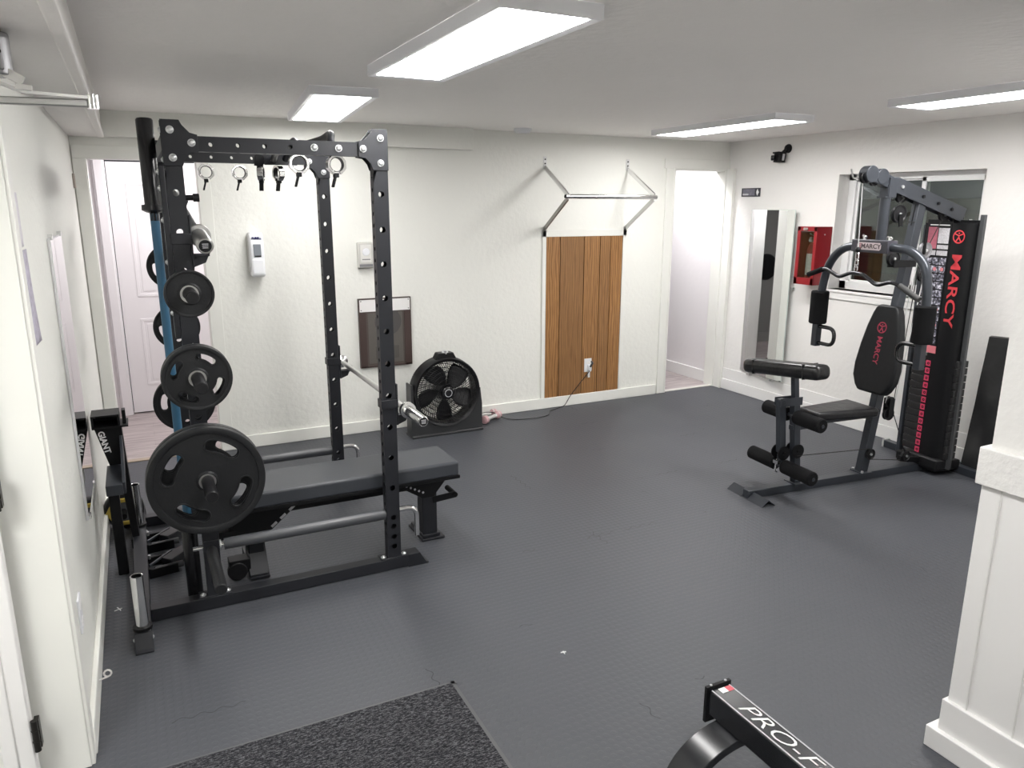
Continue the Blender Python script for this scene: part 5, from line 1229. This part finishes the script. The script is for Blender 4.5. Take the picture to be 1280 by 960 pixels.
# fire extinguisher cabinet
fx = thing('extinguisher_cabinet', 'red fire extinguisher cabinet with a clear door on the right wall', 'extinguisher cabinet', (XR, 4.44, 1.08))
def fp(mb, n, m=RED, parent=None, **k): return mb.build(n, m, parent or fx, off=fx.location, **k)
cy0, cy1, cz0, cz1, cd_ = 4.280, 4.475, 1.100, 1.557, 0.155
mb = MB().box((XR-0.004, cy0, cz0), (XR, cy1, cz1)).box((XR-cd_, cy0, cz0), (XR, cy0+0.004, cz1)).box((XR-cd_, cy1-0.004, cz0), (XR, cy1, cz1)).box((XR-cd_, cy0, cz0), (XR, cy1, cz0+0.004)).box((XR-cd_, cy0, cz1-0.004), (XR, cy1, cz1))
fp(mb, 'body')
xf_ = XR-cd_
mb = MB().box((xf_-0.012, cy0, cz0), (xf_, cy0+0.028, cz1)).box((xf_-0.012, cy1-0.032, cz0), (xf_, cy1, cz1)).box((xf_-0.012, cy0, cz0), (xf_, cy1, cz0+0.055)).box((xf_-0.012, cy0, cz1-0.035), (xf_, cy1, cz1))
fp(mb, 'door_frame', bevel=0.002)
fp(MB().box((xf_-0.006, cy0+0.028, cz0+0.055), (xf_-0.004, cy1-0.032, cz1-0.035)), 'door_pane', GLASS, smooth=0)
fp(MB().box((xf_-0.022, 4.37, cz1-0.028), (xf_-0.012, 4.41, cz1-0.008)), 'latch', STEEL, bevel=0.002)
fp(MB().cyl((XR-0.08, cy0-0.004, cz1-0.06), (XR-0.08, cy0, cz1-0.06), 0.006, seg=10), 'rivet', BOLT)
ex = thing('fire_extinguisher', 'fire extinguisher with a white label inside the red cabinet', 'fire extinguisher', (XR-0.080, 4.365, 1.105))
MB().lathe([(0, 0), (0.052, 0.0), (0.058, 0.01), (0.058, 0.27), (0.045, 0.31), (0.018, 0.335), (0.015, 0.355), (0, 0.355)], (0, 0, 0), (0, 0, 1), seg=28).build('cylinder', RED, ex)
MB().lathe([(0.0585, 0.07), (0.0590, 0.07), (0.0590, 0.24), (0.0585, 0.24)], (0, 0, 0), (0, 0, 1), seg=28).build('label', mat('extinguisher_label', (0.72, 0.70, 0.68), 0.5, var=(60, 0.4)), ex)
MB().box((-0.055, -0.012, 0.350), (0.02, 0.012, 0.372)).bar((-0.01, 0, 0.375), (-0.065, 0, 0.40), 0.014, 0.006).build('handle', STEEL, ex, bevel=0.001)
MB().cyl((-0.028, 0.0, 0.345), (-0.028, 0.03, 0.345), 0.015, seg=16).build('gauge', WHITE_PLASTIC, ex)
# little sign
sg = thing('wall_sign', 'small dark sign with white marks beside the doorway on the right wall', 'sign', (XR, 5.20, 1.835))
MB().box((XR-0.006, 5.085, 1.795), (XR, 5.315, 1.870)).build('plate', mat('sign_dark', (0.018, 0.016, 0.024), 0.3), sg, off=sg.location, bevel=0.004)
MB().box((XR-0.0070, 5.15, 1.806), (XR-0.0060, 5.295, 1.862)).build('grey_field', mat('sign_grey', (0.14, 0.13, 0.17), 0.4, var=(40, 0.5)), sg, off=sg.location)
MB().box((XR-0.0076, 5.225, 1.808), (XR-0.0070, 5.295, 1.822)).build('pale_line', GREYPRINT, sg, off=sg.location)
MB().prism([(0.0, 0.030), (0.010, 0.012), (0.018, 0.0), (0.010, -0.012), (0.0, -0.030), (-0.010, -0.012), (-0.014, 0.0), (-0.010, 0.012)], (XR-0.0068, 5.118, 1.833), (0, -1, 0), (0, 0, 1), (0.001, 0, 0)).build('white_symbol', WHITEPRINT, sg, off=sg.location)
# black wall camera / speaker
sp = thing('security_camera', 'small black camera on a round bracket high on the right wall', 'camera', (XR, 4.83, 2.15))
def sp_(mb, n, m=BLACK_SATIN, **k): return mb.build(n, m, sp, off=sp.location, **k)
sp_(MB().lathe([(0, -0.02), (0.030, -0.02), (0.036, -0.008), (0.036, 0)], (XR, 4.805, 2.182), (1, 0, 0), seg=24), 'round_base')
sp_(MB().cyl((XR-0.02, 4.805, 2.180), (XR-0.05, 4.835, 2.140), 0.012, seg=12), 'neck')
sp_(MB().box((XR-0.085, 4.805, 2.070), (XR-0.020, 4.885, 2.150), rot=(0, 0.10, -0.25)).box((XR-0.095, 4.800, 2.140), (XR-0.018, 4.895, 2.154), rot=(0, 0.10, -0.25)), 'body', bevel=0.005)
sp_(MB().box((XR-0.065, 4.793, 2.085), (XR-0.050, 4.806, 2.138), rot=(0, 0.1, -0.25)), 'pale_strip', GREYPRINT)
sp_(MB().cyl((XR-0.085, 4.865, 2.108), (XR-0.100, 4.890, 2.108), 0.022, seg=18), 'lens', BLACK_GLOSS)

# ================================================================== LEFT WALL ITEMS
lm = thing('wall_mirror', 'narrow mirror on the left wall above the baseboard', 'mirror', (XL, 3.58, 0.46))
MB().box((XL+0.001, 3.310, 0.465), (XL+0.010, 3.845, 1.595)).build('backing', mat('mirror_white_edge', (0.78, 0.78, 0.80), 0.3), lm, off=lm.location, bevel=0.001)
MB().box((XL+0.010, 3.320, 0.472), (XL+0.0115, 3.835, 1.588)).build('glass', MIRROR, lm, off=lm.location, smooth=0)
for y in (3.37, 3.78):
    for z in (0.462, 1.598): MB().box((XL, y-0.015, z-0.010), (XL+0.016, y+0.015, z+0.010)).build('clip', CHROME, lm, off=lm.location)
def paper(y0, y1, z0, z1, m, label, curl=0.0):
    mb = MB(); bm = mb.bm; n = 8; R_ = []
    for j in range(n+1):
        f = j/n; z = z1+(z0-z1)*f; x = XL+0.002+curl*(0.2+0.8*f*f)
        R_.append([bm.verts.new((XL+0.0025, y0, z)), bm.verts.new((x, y1, z))])
    for a, b in zip(R_, R_[1:]): bm.faces.new((a[0], a[1], b[1], b[0]))
    o = mb.build('wall_notice', m, smooth=60); s2 = o.modifiers.new('thick', 'SOLIDIFY'); s2.thickness = 0.0008
    tag(o, label, 'paper notice'); return settle(o, (XL, (y0+y1)/2, z0))
paper(2.445, 2.605, 1.60, 1.752, PAPER, 'upper white paper notice on the left wall near the entrance')
paper(2.465, 2.630, 1.32, 1.592, PAPER_LILAC, 'lower printed paper notice curling off the left wall', 0.008)
lo = thing('wall_outlet', 'white outlet cover low on the left wall', 'power outlet', (XL, 2.66, 0.40))
MB().box((XL, 2.615, 0.335), (XL+0.007, 2.690, 0.455)).build('cover_plate', WHITE_PLASTIC, lo, off=lo.location, bevel=0.002)
for z in (0.365, 0.425): MB().box((XL+0.006, 2.635, z-0.013), (XL+0.009, 2.67, z+0.013)).build('socket', WHITE_TRIM, lo, off=lo.location, bevel=0.002)
sc_ = [(XL+0.018, 2.78, 0.055)]
for k in range(11): a = -pi/2+2*pi*k/10; sc_.append((XL+0.046+0.012*cos(a), 2.785, 0.072+0.013*sin(a)))
o = MB().tube(sc_, 0.0034, seg=8).build('eye_hook', mat('white_hook', (0.72, 0.70, 0.68), 0.4)); tag(o, 'small white looped hook sticking out above the left baseboard', 'hook'); settle(o, (XL+0.018, 2.78, 0.055))
# door closer
cl = thing('door_closer', 'grey metal door closer arm at the top left corner', 'door closer', (-0.24, 2.30, 2.02))
def cp_(mb, n, m=CLOSER_GREY, **k): return mb.build(n, m, cl, off=cl.location, **k)
cp_(MB().bar((-0.62, 2.22, 1.953), (-0.068, 2.30, 1.970), 0.022, 0.018), 'main_arm', STEEL, bevel=0.003)
cp_(MB().bar((-0.205, 2.27, 1.986), (-0.045, 2.305, 1.984), 0.020, 0.007).bar((-0.255, 2.26, 2.005), (-0.200, 2.271, 1.986), 0.020, 0.007), 'upper_arm', STEEL)
cp_(MB().cyl((-0.055, 2.302, 1.958), (-0.055, 2.302, 1.992), 0.014, seg=18), 'elbow_joint', CHROME)
cp_(MB().cyl((-0.262, 2.28, 2.020), (-0.262, 2.28, 2.118), 0.046, seg=26).box((-0.34, 2.24, 2.03), (-0.23, 2.33, 2.118)), 'body', bevel=0.004)
for z in (2.045, 2.06):
    cp_(MB().cyl((-0.250+ (z-2.045), 2.228, z+0.01), (-0.250+(z-2.045), 2.234, z+0.01), 0.005, seg=8), 'screw', BLACK)
cp_(MB().box((-0.235, 2.255, 2.008), (-0.195, 2.275, 2.030), rot=(0, 0.5, 0)), 'bracket_tab', mat('pale_tab', (0.68, 0.67, 0.65), 0.4), bevel=0.001)
cp_(MB().box((-0.215, 2.255, 1.990), (-0.180, 2.275, 2.002), rot=(0, 0.1, 0)), 'bracket_tab', mat('pale_tab2', (0.68, 0.67, 0.65), 0.4), bevel=0.001)
# scraps on the floor
for i, (x, y, s_, lb) in enumerate([(-0.215, 3.40, 0.020, 'tiny white scrap on the rubber floor left of the rear rack foot'), (1.36, 2.26, 0.012, 'small pale fleck on the rubber floor in front of the entrance mat corner')]):
    o = MB().box((-s_, -0.002, 0), (s_*0.6, 0.002, 0.002)).box((-0.002, -s_*0.8, 0), (0.002, s_, 0.003)).build('floor_scrap', WHITEPRINT); o.location = (x, y, 0.0); o.rotation_euler.z = 0.4+i; tag(o, lb, 'scrap')
